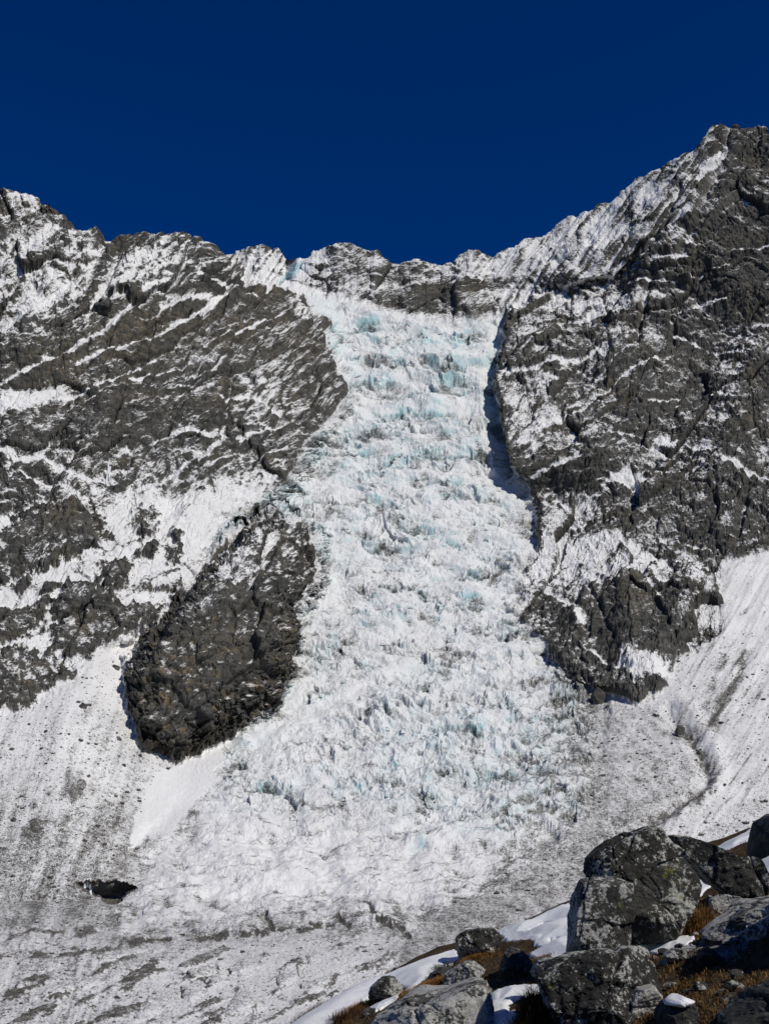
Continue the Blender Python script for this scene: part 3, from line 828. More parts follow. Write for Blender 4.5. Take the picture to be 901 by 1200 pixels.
def ground_z(X, Y):
    X = np.asarray(X, np.float32); Y = np.asarray(Y, np.float32)
    return ground_plane(X, Y) + .16 * fbm(X / 1.7, Y / 1.7, 3, .5, 301) + .035 * fbm(X / .35, Y / .35, 4, .6, 303) - .03


def hit(px, py):
    a, b = bearing(px, py)
    Y = 2.05 / (.31 * a - b)
    return a * Y, Y


aa = np.tan(np.linspace(-1.15, 1.05, 460)); yy = np.concatenate([np.geomspace(1.2, 30, 330), np.geomspace(30.6, 200, 60)])
GA, GY = np.meshgrid(aa, yy)
GX = GA * GY
GZ = ground_z(GX, GY)
gi = np.arange(GX.size).reshape(GX.shape)
gq = np.stack([gi[:-1, :-1], gi[:-1, 1:], gi[1:, 1:], gi[1:, :-1]], -1).reshape(-1, 4)


def hillside_material():
    m, ns, ls, bs = new_mat("mossy ground")
    co = ns.new('ShaderNodeTexCoord').outputs['Object']
    a = noise_node(ns, ls, co, 1.3, 6, .65); b = noise_node(ns, ls, co, 7, 6, .7); c = noise_node(ns, ls, co, 38, 3, .7)
    mixv = math_node(ns, ls, 'ADD', math_node(ns, ls, 'MULTIPLY', b, .55), math_node(ns, ls, 'MULTIPLY', c, .45))
    moss = ramp_node(ns, ls, mixv, [(.32, (.010, .008, .006)), (.45, (.034, .023, .013)), (.56, (.085, .058, .031)), (.66, (.15, .11, .065)), (.76, (.36, .33, .28))])
    pale = ramp_node(ns, ls, mixv, [(.36, (.05, .045, .038)), (.55, (.27, .26, .235)), (.7, (.45, .44, .41))])
    f = map_range(ns, ls, math_node(ns, ls, 'ADD', a, attr(ns, 'pale')), .62, .74)
    ls.new(mix_col(ns, ls, f, moss, pale), bs.inputs['Base Color'])
    bs.inputs['Roughness'].default_value = .95; bs.inputs['Specular IOR Level'].default_value = .1
    bp = nd(ns, 'ShaderNodeBump'); bp.inputs['Strength'].default_value = .8; bp.inputs['Distance'].default_value = .04
    ls.new(mixv, bp.inputs['Height']); ls.new(bp.outputs[0], bs.inputs['Normal'])
    return m


def snow_material():
    m, ns, ls, bs = new_mat("wind packed snow")
    co = ns.new('ShaderNodeTexCoord').outputs['Object']
    a = noise_node(ns, ls, co, 1.1, 4, .6); b = noise_node(ns, ls, co, 60, 3, .7); c = noise_node(ns, ls, co, 5, 5, .65)
    base = mix_col(ns, ls, map_range(ns, ls, a, .35, .7), (.80, .81, .83), (.85, .855, .86))
    speck = map_range(ns, ls, b, .70, .74)
    ls.new(mix_col(ns, ls, math_node(ns, ls, 'MULTIPLY', speck, .5), base, (.2, .16, .11)), bs.inputs['Base Color'])
    bs.inputs['Roughness'].default_value = .6; bs.inputs['Specular IOR Level'].default_value = .25
    bp = nd(ns, 'ShaderNodeBump'); bp.inputs['Strength'].default_value = .5; bp.inputs['Distance'].default_value = .03
    ls.new(math_node(ns, ls, 'ADD', c, math_node(ns, ls, 'MULTIPLY', b, .15)), bp.inputs['Height']); ls.new(bp.outputs[0], bs.inputs['Normal'])
    return m


def lichen_material(name, dark, light, amount, yellow=.0, warmth=0.):
    m, ns, ls, bs = new_mat(name)
    tc = ns.new('ShaderNodeTexCoord').outputs['Object']
    oi = ns.new('ShaderNodeObjectInfo')
    ad = nd(ns, 'ShaderNodeVectorMath', operation='MULTIPLY_ADD')
    ls.new(oi.outputs['Random'], ad.inputs[0]); ad.inputs[1].default_value = (31, 47, 19); ls.new(tc, ad.inputs[2])
    co = ad.outputs[0]
    n1 = noise_node(ns, ls, co, 1.9, 6, .65); n2 = noise_node(ns, ls, co, 9, 7, .75); n3 = noise_node(ns, ls, co, 34, 5, .75); n4 = noise_node(ns, ls, co, .9, 3, .6)
    base = ramp_node(ns, ls, n2, [(.3, tuple(x * .45 for x in dark)), (.5, dark), (.68, tuple(x * 2.0 for x in dark))])
    v = math_node(ns, ls, 'ADD', math_node(ns, ls, 'MULTIPLY', n1, .36), math_node(ns, ls, 'ADD', math_node(ns, ls, 'MULTIPLY', n2, .38), math_node(ns, ls, 'MULTIPLY', n3, .26)))
    t = .60 - amount
    lf = map_range(ns, ls, v, t, t + .022)
    lc = ramp_node(ns, ls, n3, [(.3, tuple(x * .55 for x in light)), (.55, light), (.7, tuple(min(.7, x * 1.25) for x in light))])
    c1 = mix_col(ns, ls, lf, base, lc)
    n5 = noise_node(ns, ls, co, 5.3, 5, .68)
    yf = map_range(ns, ls, n5, .66 - yellow, .69 - yellow)
    c2 = mix_col(ns, ls, math_node(ns, ls, 'MULTIPLY', yf, .8), c1, (.17, .17, .03))
    ls.new(c2, bs.inputs['Base Color'])
    bs.inputs['Roughness'].default_value = .85; bs.inputs['Specular IOR Level'].default_value = .2
    bp = nd(ns, 'ShaderNodeBump'); bp.inputs['Strength'].default_value = .9; bp.inputs['Distance'].default_value = .05
    ls.new(math_node(ns, ls, 'ADD', math_node(ns, ls, 'MULTIPLY', n2, .8), math_node(ns, ls, 'MULTIPLY', n3, .3)), bp.inputs['Height']); ls.new(bp.outputs[0], bs.inputs['Normal'])
    return m


M_GND = hillside_material()
M_SNOW = snow_material()
M_LICH = lichen_material("dark lichened rock", (.032, .031, .028), (.44, .44, .41), .085, .0)
M_LICH2 = lichen_material("pale lichened rock", (.075, .072, .066), (.46, .455, .43), .115, .01)
M_LICH3 = lichen_material("green flecked rock", (.050, .049, .044), (.42, .42, .38), .088, .03)
M_DARK = lichen_material("bare dark rock", (.050, .050, .048), (.28, .28, .26), .05, .0)


def pline(pts, closed=False):
    return [hit(*p) for p in pts]


SNOWS = [
    ([(300, 1222), (330, 1194), (380, 1166), (446, 1147), (476, 1134), (534, 1111), (541, 1121), (522, 1131), (502, 1147), (479, 1161), (470, 1152), (446, 1154), (431, 1167), (414, 1179), (402, 1190), (388, 1199), (372, 1222)], 'snow_bank', 'long tilted snow bank on the crest left of the flat topped rock'),
    ([(428, 1183), (448, 1171), (464, 1165), (463, 1171), (441, 1184)], 'snow_patch', 'small snow strip between dry moss and the long low boulder'),
    ([(579, 1091), (600, 1085), (619, 1080), (673, 1057), (690, 1060), (690, 1122), (667, 1124), (643, 1129), (618, 1117), (634, 1108), (625, 1103), (597, 1101)], 'snow_bank', 'bright snow bank running up to the left of the pillar rock'),
    ([(570, 1169), (595, 1157), (627, 1153), (634, 1157), (616, 1165), (605, 1181), (600, 1225), (566, 1225)], 'snow_patch', 'smooth snow patch in the hollow left of the lowest boulder of the pile'),
    ([(735, 1092), (755, 1095), (772, 1100), (790, 1096), (806, 1095), (815, 1099), (801, 1107), (785, 1110), (768, 1115), (735, 1110)], 'snow_patch', 'thin snow tongue at the foot of the pile right of the pillar rock'),
    ([(826, 996), (860, 982), (900, 965), (930, 952), (930, 972), (893, 980), (862, 992), (842, 997)], 'snow_patch', 'sloping snow strip on the crest behind the brown moss bank'),
    ([(866, 1018), (885, 1010), (905, 1002), (950, 985), (950, 1040), (901, 1028), (880, 1023)], 'snow_patch', 'snow patch above the leaning slab at the right edge'),
    ([(798, 1012), (815, 1022), (834, 1036), (822, 1046), (812, 1052), (804, 1040)], 'snow_patch', 'snow seen through the gap under the leaning slab'),
]
MOSS = [[(618, 1088), (640, 1078), (652, 1077), (648, 1083), (630, 1089)], [(644, 1099), (658, 1096), (656, 1101), (648, 1102)]]


def poly_mask(X, Y, pts, soft):
    d = seg_dist(X, Y, pts, True)
    d = np.where(inside(X, Y, pts), d, -d)
    return d


pale = np.zeros_like(GX)
for pts in ([(805, 1120), (815, 1098), (845, 1090), (880, 1098), (870, 1125), (840, 1135)], [(832, 1165), (860, 1150), (895, 1150), (900, 1165), (862, 1185), (840, 1178)], [(690, 1200), (730, 1190), (770, 1195), (770, 1230), (690, 1230)]):
    hp = pline(pts)
    pale = np.maximum(pale, smooth(-.25, .2, poly_mask(GX, GY, hp, .1)))
o = mesh_obj('hillside', np.stack([GX, GY, GZ], -1).reshape(-1, 3), gq, M_GND, None, True)
at_ = o.data.attributes.new('pale', 'FLOAT', 'POINT')
at_.data.foreach_set('value', (.22 * pale - .04).reshape(-1).astype(np.float32))
tag(o, 'brown mossy hillside falling to the left under the boulders', 'hillside', None, 'structure')

snow_cover = np.zeros_like(GX) - 1
for pts, nm, lab in SNOWS:
    hp = pline(pts)
    xs = [p[0] for p in hp]; ys = [p[1] for p in hp]
    n = 110
    sx = np.linspace(min(xs) - .3, max(xs) + .3, n); sy = np.linspace(min(ys) - .3, max(ys) + .3, n)
    SX, SY = np.meshgrid(sx, sy)
    jx = SX + .10 * fbm(SX / .5, SY / .5, 3, .6, 311); jy = SY + .14 * fbm(SX / .5, SY / .5, 3, .6, 313)
    d = poly_mask(jx, jy, hp, .1)
    for mp_ in MOSS:
        d = np.minimum(d, -poly_mask(jx, jy, pline(mp_), .1))
    t = .10 * smooth(0, .5, d) + .015
    SZ = ground_plane(SX, SY) + .06 * fbm(SX / 1.7, SY / 1.7, 2, .5, 301) - .02 + t + .012 * fbm(SX / .9, SY / .6, 3, .5, 315)
    SZ = np.where(d < 0, ground_z(SX, SY) - .02 + np.clip(d, -1, 0) * .5, np.maximum(SZ, ground_z(SX, SY) - .015 + .05 * smooth(0, .12, d)))
    keep = d > -.12
    qi = np.arange(n * n).reshape(n, n)
    q = np.stack([qi[:-1, :-1], qi[:-1, 1:], qi[1:, 1:], qi[1:, :-1]], -1).reshape(-1, 4)
    q = q[keep.reshape(-1)[q].all(1)]
    u_, inv_ = np.unique(q.ravel(), return_inverse=True)
    V = np.stack([SX, SY, SZ], -1).reshape(-1, 3)[u_]
    org = np.array([V[:, 0].mean(), V[:, 1].mean(), V[:, 2].min()])
    o = mesh_obj(nm, V - org, inv_.reshape(-1, 4), M_SNOW, None, True)
    o.location = org
    tag(o, lab, 'snow patch', 'snow patches on the hillside')


# ----------------------------------------------------------------------------- boulders
def noise3(P, f, seed, octv=4, gain=.55):
    x, y, z = P[..., 0] * f, P[..., 1] * f, P[..., 2] * f
    return (fbm(x + .31 * z, y + .57 * z, octv, gain, seed) + fbm(y + .43 * x + 7, z - .2 * x, octv, gain, seed + 9) + fbm(z + .37 * y, x - .29 * y + 3, octv, gain, seed + 17)) * .577


def boulder(name, label, outline, Yc, depth, mat, seed, cuts=9, box=.55, rough=.05, res=(110, 46), group=None, cat='boulder', attrs=None, lean=0., cracks=2):
    """a rock whose face toward the viewer has the sighted outline; it is as deep as `depth` (half thickness)"""
    r = np.random.default_rng(seed)
    P = np.array([at(x, y, Yc) for x, y in outline])
    c = np.array([0.5 * (P[:, 0].min() + P[:, 0].max()), Yc, 0.5 * (P[:, 2].min() + P[:, 2].max())])
    q = P - c
    nt, nf = res
    th = np.linspace(0, 2 * np.pi, nt, endpoint=False)
    R = np.zeros(nt)
    for i in range(len(q)):
        x0, z0 = q[i, 0], q[i, 2]; x1, z1 = q[(i + 1) % len(q), 0], q[(i + 1) % len(q), 2]
        dx, dz = np.cos(th), np.sin(th)
        den = dx * (z1 - z0) - dz * (x1 - x0)
        with np.errstate(divide='ignore', invalid='ignore'):
            t = (x0 * (z1 - z0) - z0 * (x1 - x0)) / den
            u = (x0 * dz - z0 * dx) / den
        ok = (t > 0) & (u >= -1e-6) & (u <= 1 + 1e-6)
        R = np.where(ok, np.maximum(R, np.where(ok, t, 0)), R)
    R = np.where(R <= 0, np.median(R[R > 0]), R)
    size = max(R.max(), depth)
    ph = np.linspace(-np.pi / 2, np.pi / 2, nf)[1:-1]
    TH, PH = np.meshgrid(th, ph)
    rho = np.cos(PH)
    Rm = R.mean()
    rr = (Rm + (R[None, :] - Rm) * rho ** 1.2) * rho ** box
    dep = depth * np.sign(np.sin(PH)) * np.abs(np.sin(PH)) ** .8
    V = np.stack([rr * np.cos(TH), -dep, rr * np.sin(TH)], -1)
    V = np.concatenate([V.reshape(-1, 3), [[0, depth, 0], [0, -depth, 0]]])
    for k in range(cuts):
        nrm = r.normal(size=3); nrm[1] = nrm[1] - .9 if k < cuts * .7 else nrm[1]
        nrm[2] = nrm[2] * .7
        nrm /= np.linalg.norm(nrm)
        if abs(nrm[1]) < .35:
            continue
        hgt = V @ nrm
        lim = hgt.max() * r.uniform(.58, .84)
        over = np.maximum(hgt - lim, 0)
        V = V - over[:, None] * nrm * .96
    for k in range(cracks):                                    # cracks and stepped breaks across the face
        nrm = r.normal(size=3); nrm[1] *= .25; nrm /= np.linalg.norm(nrm)
        dd = V @ nrm - r.uniform(-.45, .45) * size * .8 + .06 * size * noise3(V / size, 2.5, seed % 50 + 360, 3)
        inn = V / (np.linalg.norm(V, axis=1, keepdims=True) + 1e-6)
        V = V - inn * (size * (.05 * np.exp(-(dd / (size * .022)) ** 2) + .045 * (dd > 0) * np.exp(-np.maximum(dd, 0) / (size * .5))))[:, None]
    dirn = V / (np.linalg.norm(V, axis=1, keepdims=True) + 1e-6)
    dirn[:, 0] *= .8; dirn[:, 2] *= .8
    S = V / size
    V = V + dirn * (size * rough * (1.6 * noise3(S, 1.7, seed % 50 + 330, 3) + 1.0 * (1 - 2 * np.abs(noise3(S, 3.2, seed % 50 + 340, 3))) + .9 * noise3(S, 9, seed % 50 + 350, 4)))[:, None]
    V[:, 1] += lean * V[:, 2]
    faces = []
    m = len(ph)
    I = np.arange(m * nt).reshape(m, nt)
    J = np.roll(I, -1, 1)
    q4 = np.stack([I[:-1], J[:-1], J[1:], I[1:]], -1).reshape(-1, 4)
    top, bot = m * nt, m * nt + 1
    cap = np.concatenate([np.stack([np.full(nt, bot), I[-1], J[-1], J[-1]], -1), np.stack([np.full(nt, top), J[0], I[0], I[0]], -1)])
    fl_ = [tuple(int(v) for v in f) for f in q4[:, ::-1]] + [(int(f[0]), int(f[2]), int(f[1])) for f in cap]
    low = V[:, 2].min()
    V = V - np.array([0, 0, low])
    o = mesh_obj(name, V, fl_, mat, None, False)
    o.location = c + np.array([0, 0, low])
    tag(o, label, cat, group)
    if attrs:
        me = o.data
        nrm = np.zeros(len(me.vertices) * 3, np.float32); me.vertices.foreach_get('normal', nrm)
        nzv = nrm.reshape(-1, 3)[:, 2]
        for k_, v_ in attrs.items():
            a_ = me.attributes.new(k_, 'FLOAT', 'POINT')
            a_.data.foreach_set('value', (v_(nzv) if callable(v_) else np.full(len(nzv), v_)).astype(np.float32))
    return o


def seat(px, py, depth):
    """distance of a rock whose foot is sighted at this bearing"""
    return hit(px, py)[1] + depth * .8


G = 'lichened boulders on the hillside'
boulder('boulder', 'big mottled boulder at the bottom of the stacked pile carrying the pillar', [(630, 1142), (645, 1131), (663, 1122), (700, 1116), (738, 1113), (752, 1110), (764, 1115), (768, 1140), (772, 1172), (760, 1190), (748, 1240), (655, 1240), (642, 1190)], 10.6, .62, M_LICH, 31, 6, .42, .06, (150, 60), G)
boulder('boulder', 'upright pillar shaped rock with white lichen standing on the lowest boulder', [(678, 1031), (690, 1027), (715, 1029), (738, 1034), (739, 1060), (741, 1118), (700, 1130), (662, 1127), (667, 1090), (671, 1056)], 11.25, .34, lichen_material("white spotted rock", (.060, .058, .053), (.50, .495, .475), .098, .0), 2, 4, .35, .03, (150, 60), G)
boulder('boulder', 'rounded dark cap boulder forming the top of the stacked pile', [(684, 1024), (687, 1005), (697, 994), (711, 985), (728, 979), (750, 971), (762, 968), (771, 971), (784, 985), (798, 997), (790, 1004), (768, 1006), (745, 1018), (735, 1040), (700, 1046), (686, 1040)], 13.8, .55, M_LICH, 33, 4, .5, .05, (150, 60), G)
boulder('boulder', 'broad lichened block behind the pillar under the overhanging cap', [(715, 1030), (745, 1012), (770, 1003), (796, 1004), (806, 1020), (815, 1036), (811, 1060), (796, 1085), (780, 1102), (735, 1106), (715, 1090)], 13.75, .6, M_LICH3, 34, 4, .5, .05, (140, 56), G)
boulder('boulder', 'long leaning slab sloping down to the right from the cap boulder', [(782, 978), (807, 980), (830, 994), (854, 1008), (870, 1017), (900, 1028), (945, 1040), (945, 1062), (905, 1058), (865, 1052), (848, 1049), (830, 1036), (815, 1022), (798, 1005)], 15.3, .7, M_LICH3, 5, 2, .4, .03, (150, 50), G)
boulder('boulder', 'low grey slab rock sloping up to the right edge below the leaning slab', [(820, 1100), (838, 1084), (872, 1064), (905, 1052), (960, 1040), (960, 1110), (901, 1092), (880, 1100), (850, 1104)], 12.5, .7, M_LICH2, 6, 4, .5, .05, (130, 46), G)
boulder('boulder', 'small white crusted rock tucked under the leaning slab', [(832, 1054), (845, 1049), (866, 1051), (868, 1060), (862, 1072), (842, 1072), (833, 1064)], 14.3, .22, M_LICH2, 7, 5, .5, .06, (70, 30), G)
boulder('boulder', 'dark boulder cut by the right edge on the snow crest', [(897, 958), (888, 985), (883, 1007), (910, 1016), (960, 1016), (960, 950), (915, 950)], 18.7, .9, M_DARK, 8, 6, .45, .04, (90, 40), G)
boulder('boulder', 'small bare dark stone lying on the moss in the open hollow', [(816, 1122), (820, 1112), (832, 1111), (842, 1120), (847, 1130), (830, 1131), (818, 1129)], seat(830, 1129, .15), .16, M_DARK, 9, 6, .5, .05, (60, 26), G)
boulder('boulder', 'snow capped dark stone at the bottom edge right of the pile', [(773, 1186), (780, 1174), (800, 1170), (811, 1174), (815, 1200), (812, 1232), (772, 1232)], 9.5, .28, M_DARK, 10, 6, .4, .05, (80, 34), G)
boulder('boulder', 'black shaded boulder filling the lower right corner', [(850, 1196), (866, 1180), (882, 1164), (896, 1152), (940, 1130), (970, 1150), (970, 1250), (845, 1250)], 8.9, .5, M_DARK, 11, 6, .5, .05, (90, 40), G)
boulder('boulder', 'long low lichened boulder at the bottom edge with a pale right end', [(424, 1226), (436, 1196), (470, 1180), (512, 1168), (540, 1155), (556, 1149), (566, 1150), (573, 1162), (576, 1178), (570, 1230)], 12.5, .8, M_LICH2, 12, 8, .5, .05, (150, 54), G)
boulder('boulder', 'flat topped dark rock standing on the snowy crest', [(534, 1100), (540, 1093), (560, 1088), (578, 1089), (590, 1102), (584, 1116), (556, 1122), (537, 1122)], seat(560, 1120, .5), .5, M_LICH, 13, 7, .45, .05, (100, 40), G)
boulder('boulder', 'squat mossy rock between the flat topped rock and the lowest boulder', [(585, 1136), (590, 1118), (600, 1110), (614, 1117), (624, 1130), (618, 1140), (600, 1144)], seat(605, 1140, .3), .32, M_LICH3, 14, 6, .5, .06, (80, 34), G)
boulder('boulder', 'pale grey striped rock in the dry moss below the flat topped rock', [(516, 1162), (522, 1142), (538, 1130), (552, 1125), (568, 1137), (560, 1146), (540, 1154), (526, 1164)], seat(540, 1158, .35), .35, M_LICH2, 15, 6, .5, .06, (90, 36), G)
boulder('boulder', 'dark wedge rock poking out of the snow left of the striped rock', [(497, 1152), (504, 1142), (518, 1134), (530, 1134), (526, 1144), (512, 1150)], seat(510, 1150, .25), .25, M_DARK, 16, 5, .5, .06, (70, 28), G)
boulder('boulder', 'rough two toned rock with shrubs on the snow bank', [(428, 1170), (436, 1156), (450, 1145), (462, 1145), (470, 1154), (478, 1160), (468, 1170), (446, 1174)], seat(450, 1170, .3), .32, M_LICH, 17, 7, .5, .07, (90, 36), G)
boulder('boulder', 'small dark stone at the lower end of the narrow snow strip', [(424, 1188), (430, 1181), (440, 1182), (438, 1190), (428, 1192)], seat(431, 1191, .1), .12, M_DARK, 18, 5, .5, .06, (50, 20), G)
boulder('boulder', 'grey rock half buried beside the lowest boulder on its left', [(622, 1140), (630, 1126), (646, 1122), (660, 1126), (652, 1142), (636, 1150)], 12.7, .3, M_LICH3, 19, 5, .5, .06, (70, 30), G)
boulder('boulder', 'pale crusted block at the right foot of the lowest boulder', [(736, 1172), (748, 1158), (764, 1154), (774, 1168), (772, 1184), (750, 1196), (736, 1190)], 10.2, .22, lichen_material("cream crusted rock", (.10, .09, .075), (.48, .46, .41), .17, .0), 20, 5, .5, .06, (70, 30), G)
boulder('boulder', 'tall boulder standing beyond the right edge and shading the hollow', [(1010, 900), (1060, 870), (1130, 880), (1160, 960), (1165, 1120), (1090, 1150), (1010, 1120)], 10.3, .9, M_DARK, 21, 7, .45, .05, (80, 40), G)
boulder('boulder', 'flat pale stone on the moss near the snow tongue', [(776, 1122), (784, 1112), (800, 1112), (806, 1120), (796, 1128), (782, 1128)], seat(790, 1127, .16), .16, M_LICH2, 22, 5, .55, .06, (50, 22), G)


# ----------------------------------------------------------------------------- dry plants and small stones of the hillside
def blade_mesh(name, roots, hgt, wid, dirs, bend, mat, parent=None):
    """tapering curved blades: two quads' worth of width, a bent middle and a tip"""
    n = len(roots)
    side = np.stack([-dirs[:, 1], dirs[:, 0], np.zeros(n)], -1)
    side /= np.linalg.norm(side, axis=1, keepdims=True) + 1e-6
    up = np.array([0, 0, 1.0])
    w = wid[:, None] * side
    mid = roots + hgt[:, None] * (.55 * up + .25 * bend[:, None] * dirs)
    tip = roots + hgt[:, None] * (.55 * up * (1.75 - .6 * bend[:, None]) + bend[:, None] * dirs)
    V = np.stack([roots - w, roots + w, mid + .7 * w, mid - .7 * w, tip], 1).reshape(-1, 3)
    base = np.arange(n)[:, None] * 5
    F = [tuple(f) for f in (base + np.array([0, 1, 2, 3])).tolist()] + [tuple(f) for f in (base + np.array([3, 2, 4])).tolist()]
    return mesh_obj(name, V, F, mat, parent, False)


def plant_material(name, stops, scale):
    m, ns, ls, bs = new_mat(name)
    co = ns.new('ShaderNodeTexCoord').outputs['Object']
    n = noise_node(ns, ls, co, scale, 4, .7)
    ls.new(ramp_node(ns, ls, n, stops), bs.inputs['Base Color'])
    bs.inputs['Roughness'].default_value = .8; bs.inputs['Specular IOR Level'].default_value = .15
    return m


M_GRASS = plant_material("dry brown grass", [(.3, (.028, .016, .007)), (.45, (.085, .048, .017)), (.6, (.18, .105, .036)), (.75, (.26, .19, .09))], 9)
M_TUFT = plant_material("straw grass", [(.3, (.10, .045, .012)), (.5, (.24, .12, .035)), (.7, (.36, .23, .09))], 22)
M_SHRUB = plant_material("reddish dwarf shrub", [(.3, (.022, .010, .006)), (.5, (.075, .034, .016)), (.7, (.16, .085, .035))], 16)
M_DKSHRUB = plant_material("dark dwarf shrub", [(.3, (.010, .008, .005)), (.5, (.030, .021, .011)), (.72, (.10, .075, .035))], 16)

SNOWH = [pline(p) for p, _, _ in SNOWS]
n = 110000
rx = RNG.uniform(300, 930, n); ry = RNG.uniform(960, 1225, n)
top = np.interp(rx, [300, 330, 446, 534, 600, 673, 830, 895, 960], [1215, 1194, 1149, 1113, 1087, 1059, 996, 969, 948])
ok = ry > top + 1
gx_, gy_ = hit(rx[ok], ry[ok])
dn = fbm(gx_ / .55, gy_ / .8, 3, .6, 401)
keep = dn > RNG.uniform(-.45, .45, len(dn))
for hp in SNOWH:
    keep &= ~inside(gx_, gy_, hp)
gx_, gy_, dn = gx_[keep], gy_[keep], dn[keep]
gz_ = ground_z(gx_, gy_) - .01
an = RNG.uniform(0, 2 * np.pi, len(gx_))
o = blade_mesh('dry_grass', np.stack([gx_, gy_, gz_], -1), RNG.uniform(.02, .065, len(gx_)) * (1 + dn.clip(0, 1)), RNG.uniform(.003, .008, len(gx_)), np.stack([np.cos(an), np.sin(an), 0 * an], -1), RNG.uniform(.3, 1.2, len(gx_)), M_GRASS)
tag(o, 'short dry brown grass and moss covering the hillside between the boulders', 'grass', None, 'stuff')


def tuft(name, label, cat, px, py, rad, n, hmin, hmax, wid, mat, group, spread=.9, seed=1, lift=0., Yfix=None, mound=0.):
    r = np.random.default_rng(seed)
    if Yfix is None:
        x, y = hit(px, py)
        z = float(ground_z(x, y)) - .01 + lift
    else:
        v = at(px, py, Yfix); x, y, z = v
    q = r.normal(size=(n, 2)) * rad * .5
    d = np.concatenate([q / rad + .6 * r.normal(size=(n, 2)), np.zeros((n, 1))], 1)
    d /= np.linalg.norm(d, axis=1, keepdims=True) + 1e-6
    zz = mound * np.exp(-(q ** 2).sum(1) / (rad * .6) ** 2) * r.uniform(.2, 1, n)
    V = np.stack([q[:, 0], q[:, 1], zz], -1)
    if Yfix is None:
        V[:, 2] += ground_z(q[:, 0] + x, q[:, 1] + y) - .01 + lift - z
    o = blade_mesh(name, V, r.uniform(hmin, hmax, n), np.full(n, wid), d, r.uniform(.15, 1, n) * spread, mat)
    o.location = (x, y, z)
    return tag(o, label, cat, group)


GS = 'dry shrubs along the snow bank'
GT = 'dry grass tufts among the boulders'
tuft('grass_tuft', 'bright orange straw tuft in the dark hollow under the leaning slab', 'grass', 819, 1086, .16, 420, .16, .36, .004, M_TUFT, GT, .8, 1)
tuft('grass_tuft', 'small orange straw tuft beside the white crusted rock', 'grass', 850, 1078, .12, 200, .07, .16, .004, M_TUFT, GT, .9, 2)
tuft('grass_tuft', 'yellowish grass cushion on the left side of the flat topped rock', 'grass', 556, 1121, .24, 1500, .05, .13, .004, M_TUFT, GT, 1., 3)
tuft('grass_tuft', 'golden dry tuft below the pale striped rock', 'grass', 500, 1162, .30, 2000, .05, .12, .004, M_TUFT, GT, 1., 4)
tuft('grass_tuft', 'dry tuft between the two toned rock and the snow', 'grass', 420, 1177, .22, 1300, .05, .13, .004, M_TUFT, GT, 1., 5)
tuft('grass_tuft', 'brown grass cushion right of the squat mossy rock', 'grass', 634, 1126, .18, 1100, .05, .11, .004, M_GRASS, GT, 1., 6)
tuft('dry_shrub', 'reddish dwarf shrub at the lower end of the snow bank', 'shrub', 352, 1186, .50, 1500, .08, .26, .0045, M_SHRUB, GS, .8, 7)
tuft('dry_shrub', 'thin reddish shrub rising from the snow by the bottom edge', 'shrub', 402, 1193, .26, 600, .06, .18, .004, M_SHRUB, GS, .8, 8)
tuft('dry_shrub', 'dark red shrub behind the rough two toned rock', 'shrub', 462, 1141, .25, 500, .06, .2, .0045, M_SHRUB, GS, .8, 9)
tuft('dry_shrub', 'dark shrub above the wedge rock on the snow', 'shrub', 515, 1134, .28, 600, .05, .16, .0045, M_DKSHRUB, GS, .8, 10)
tuft('dry_shrub', 'russet shrub at the left foot of the snow bank by the bottom edge', 'shrub', 318, 1197, .40, 900, .06, .18, .0045, M_SHRUB, GS, .8, 11)
tuft('dry_shrub', 'dark rounded shrub with long thin stalks left of the lowest boulder', 'shrub', 625, 1222, .30, 2600, .10, .30, .0035, M_DKSHRUB, GS, .9, 12, 0., None, .42)
tuft('dry_shrub', 'dark shrub under the rock half buried beside the lowest boulder', 'shrub', 640, 1172, .22, 900, .06, .18, .004, M_DKSHRUB, GS, .9, 13)

# small stones: three shapes shared by all
proto = []
for k in range(3):
    ol = [(590 + 9 * math.cos(t) * (1 + .25 * math.sin(3 * t + k)), 1150 + 6 * math.sin(t) * (1 + .2 * math.cos(2 * t + k))) for t in np.linspace(0, 6.2, 11)]
    p = boulder('stone', 'small grey stone scattered on the brown moss', ol, 12, .07, (M_DARK, M_LICH2, M_LICH3)[k], 60 + k, 5, .5, .08, (26, 12), 'small stones on the moss', 'stone')
    proto.append(p)
spots = []
while len(spots) < 70:
    x_, y_ = float(RNG.uniform(420, 901)), float(RNG.uniform(1000, 1200))
    if y_ < np.interp(x_, [300, 446, 534, 600, 673, 830, 895], [1215, 1149, 1113, 1087, 1059, 996, 969]) + 8:
        continue
    if RNG.random() > (1.0 if x_ > 740 else .35):
        continue
    h_ = hit(x_, y_)
    if any(inside(np.array([h_[0]]), np.array([h_[1]]), hp)[0] for hp in SNOWH):
        continue
    spots.append(h_)
for k, (x_, y_) in enumerate(spots):
    p = proto[k % 3]
    o = p if k < 3 else p.copy()
    if k >= 3:
        COL.objects.link(o)
    sc_ = float(RNG.uniform(.3, 1.0))
    o.scale = (sc_ * RNG.uniform(.8, 1.5), sc_, sc_ * RNG.uniform(.7, 1.2))
    o.rotation_euler = (0, 0, RNG.uniform(0, 6.28))
    o.location = (x_, y_, float(ground_z(x_, y_)) - .03 * sc_)

# snow cap lying on the dark stone at the bottom edge
sc_px = [(776, 1176), (784, 1169), (798, 1166), (812, 1172), (806, 1178), (790, 1178)]
o = boulder('snow_patch', 'little cap of snow lying on the dark stone at the bottom edge', sc_px, 9.45, .2, M_SNOW, 71, 0, .6, .02, (50, 24), None, 'snow')
for pl_ in o.data.polygons: pl_.use_smooth = True


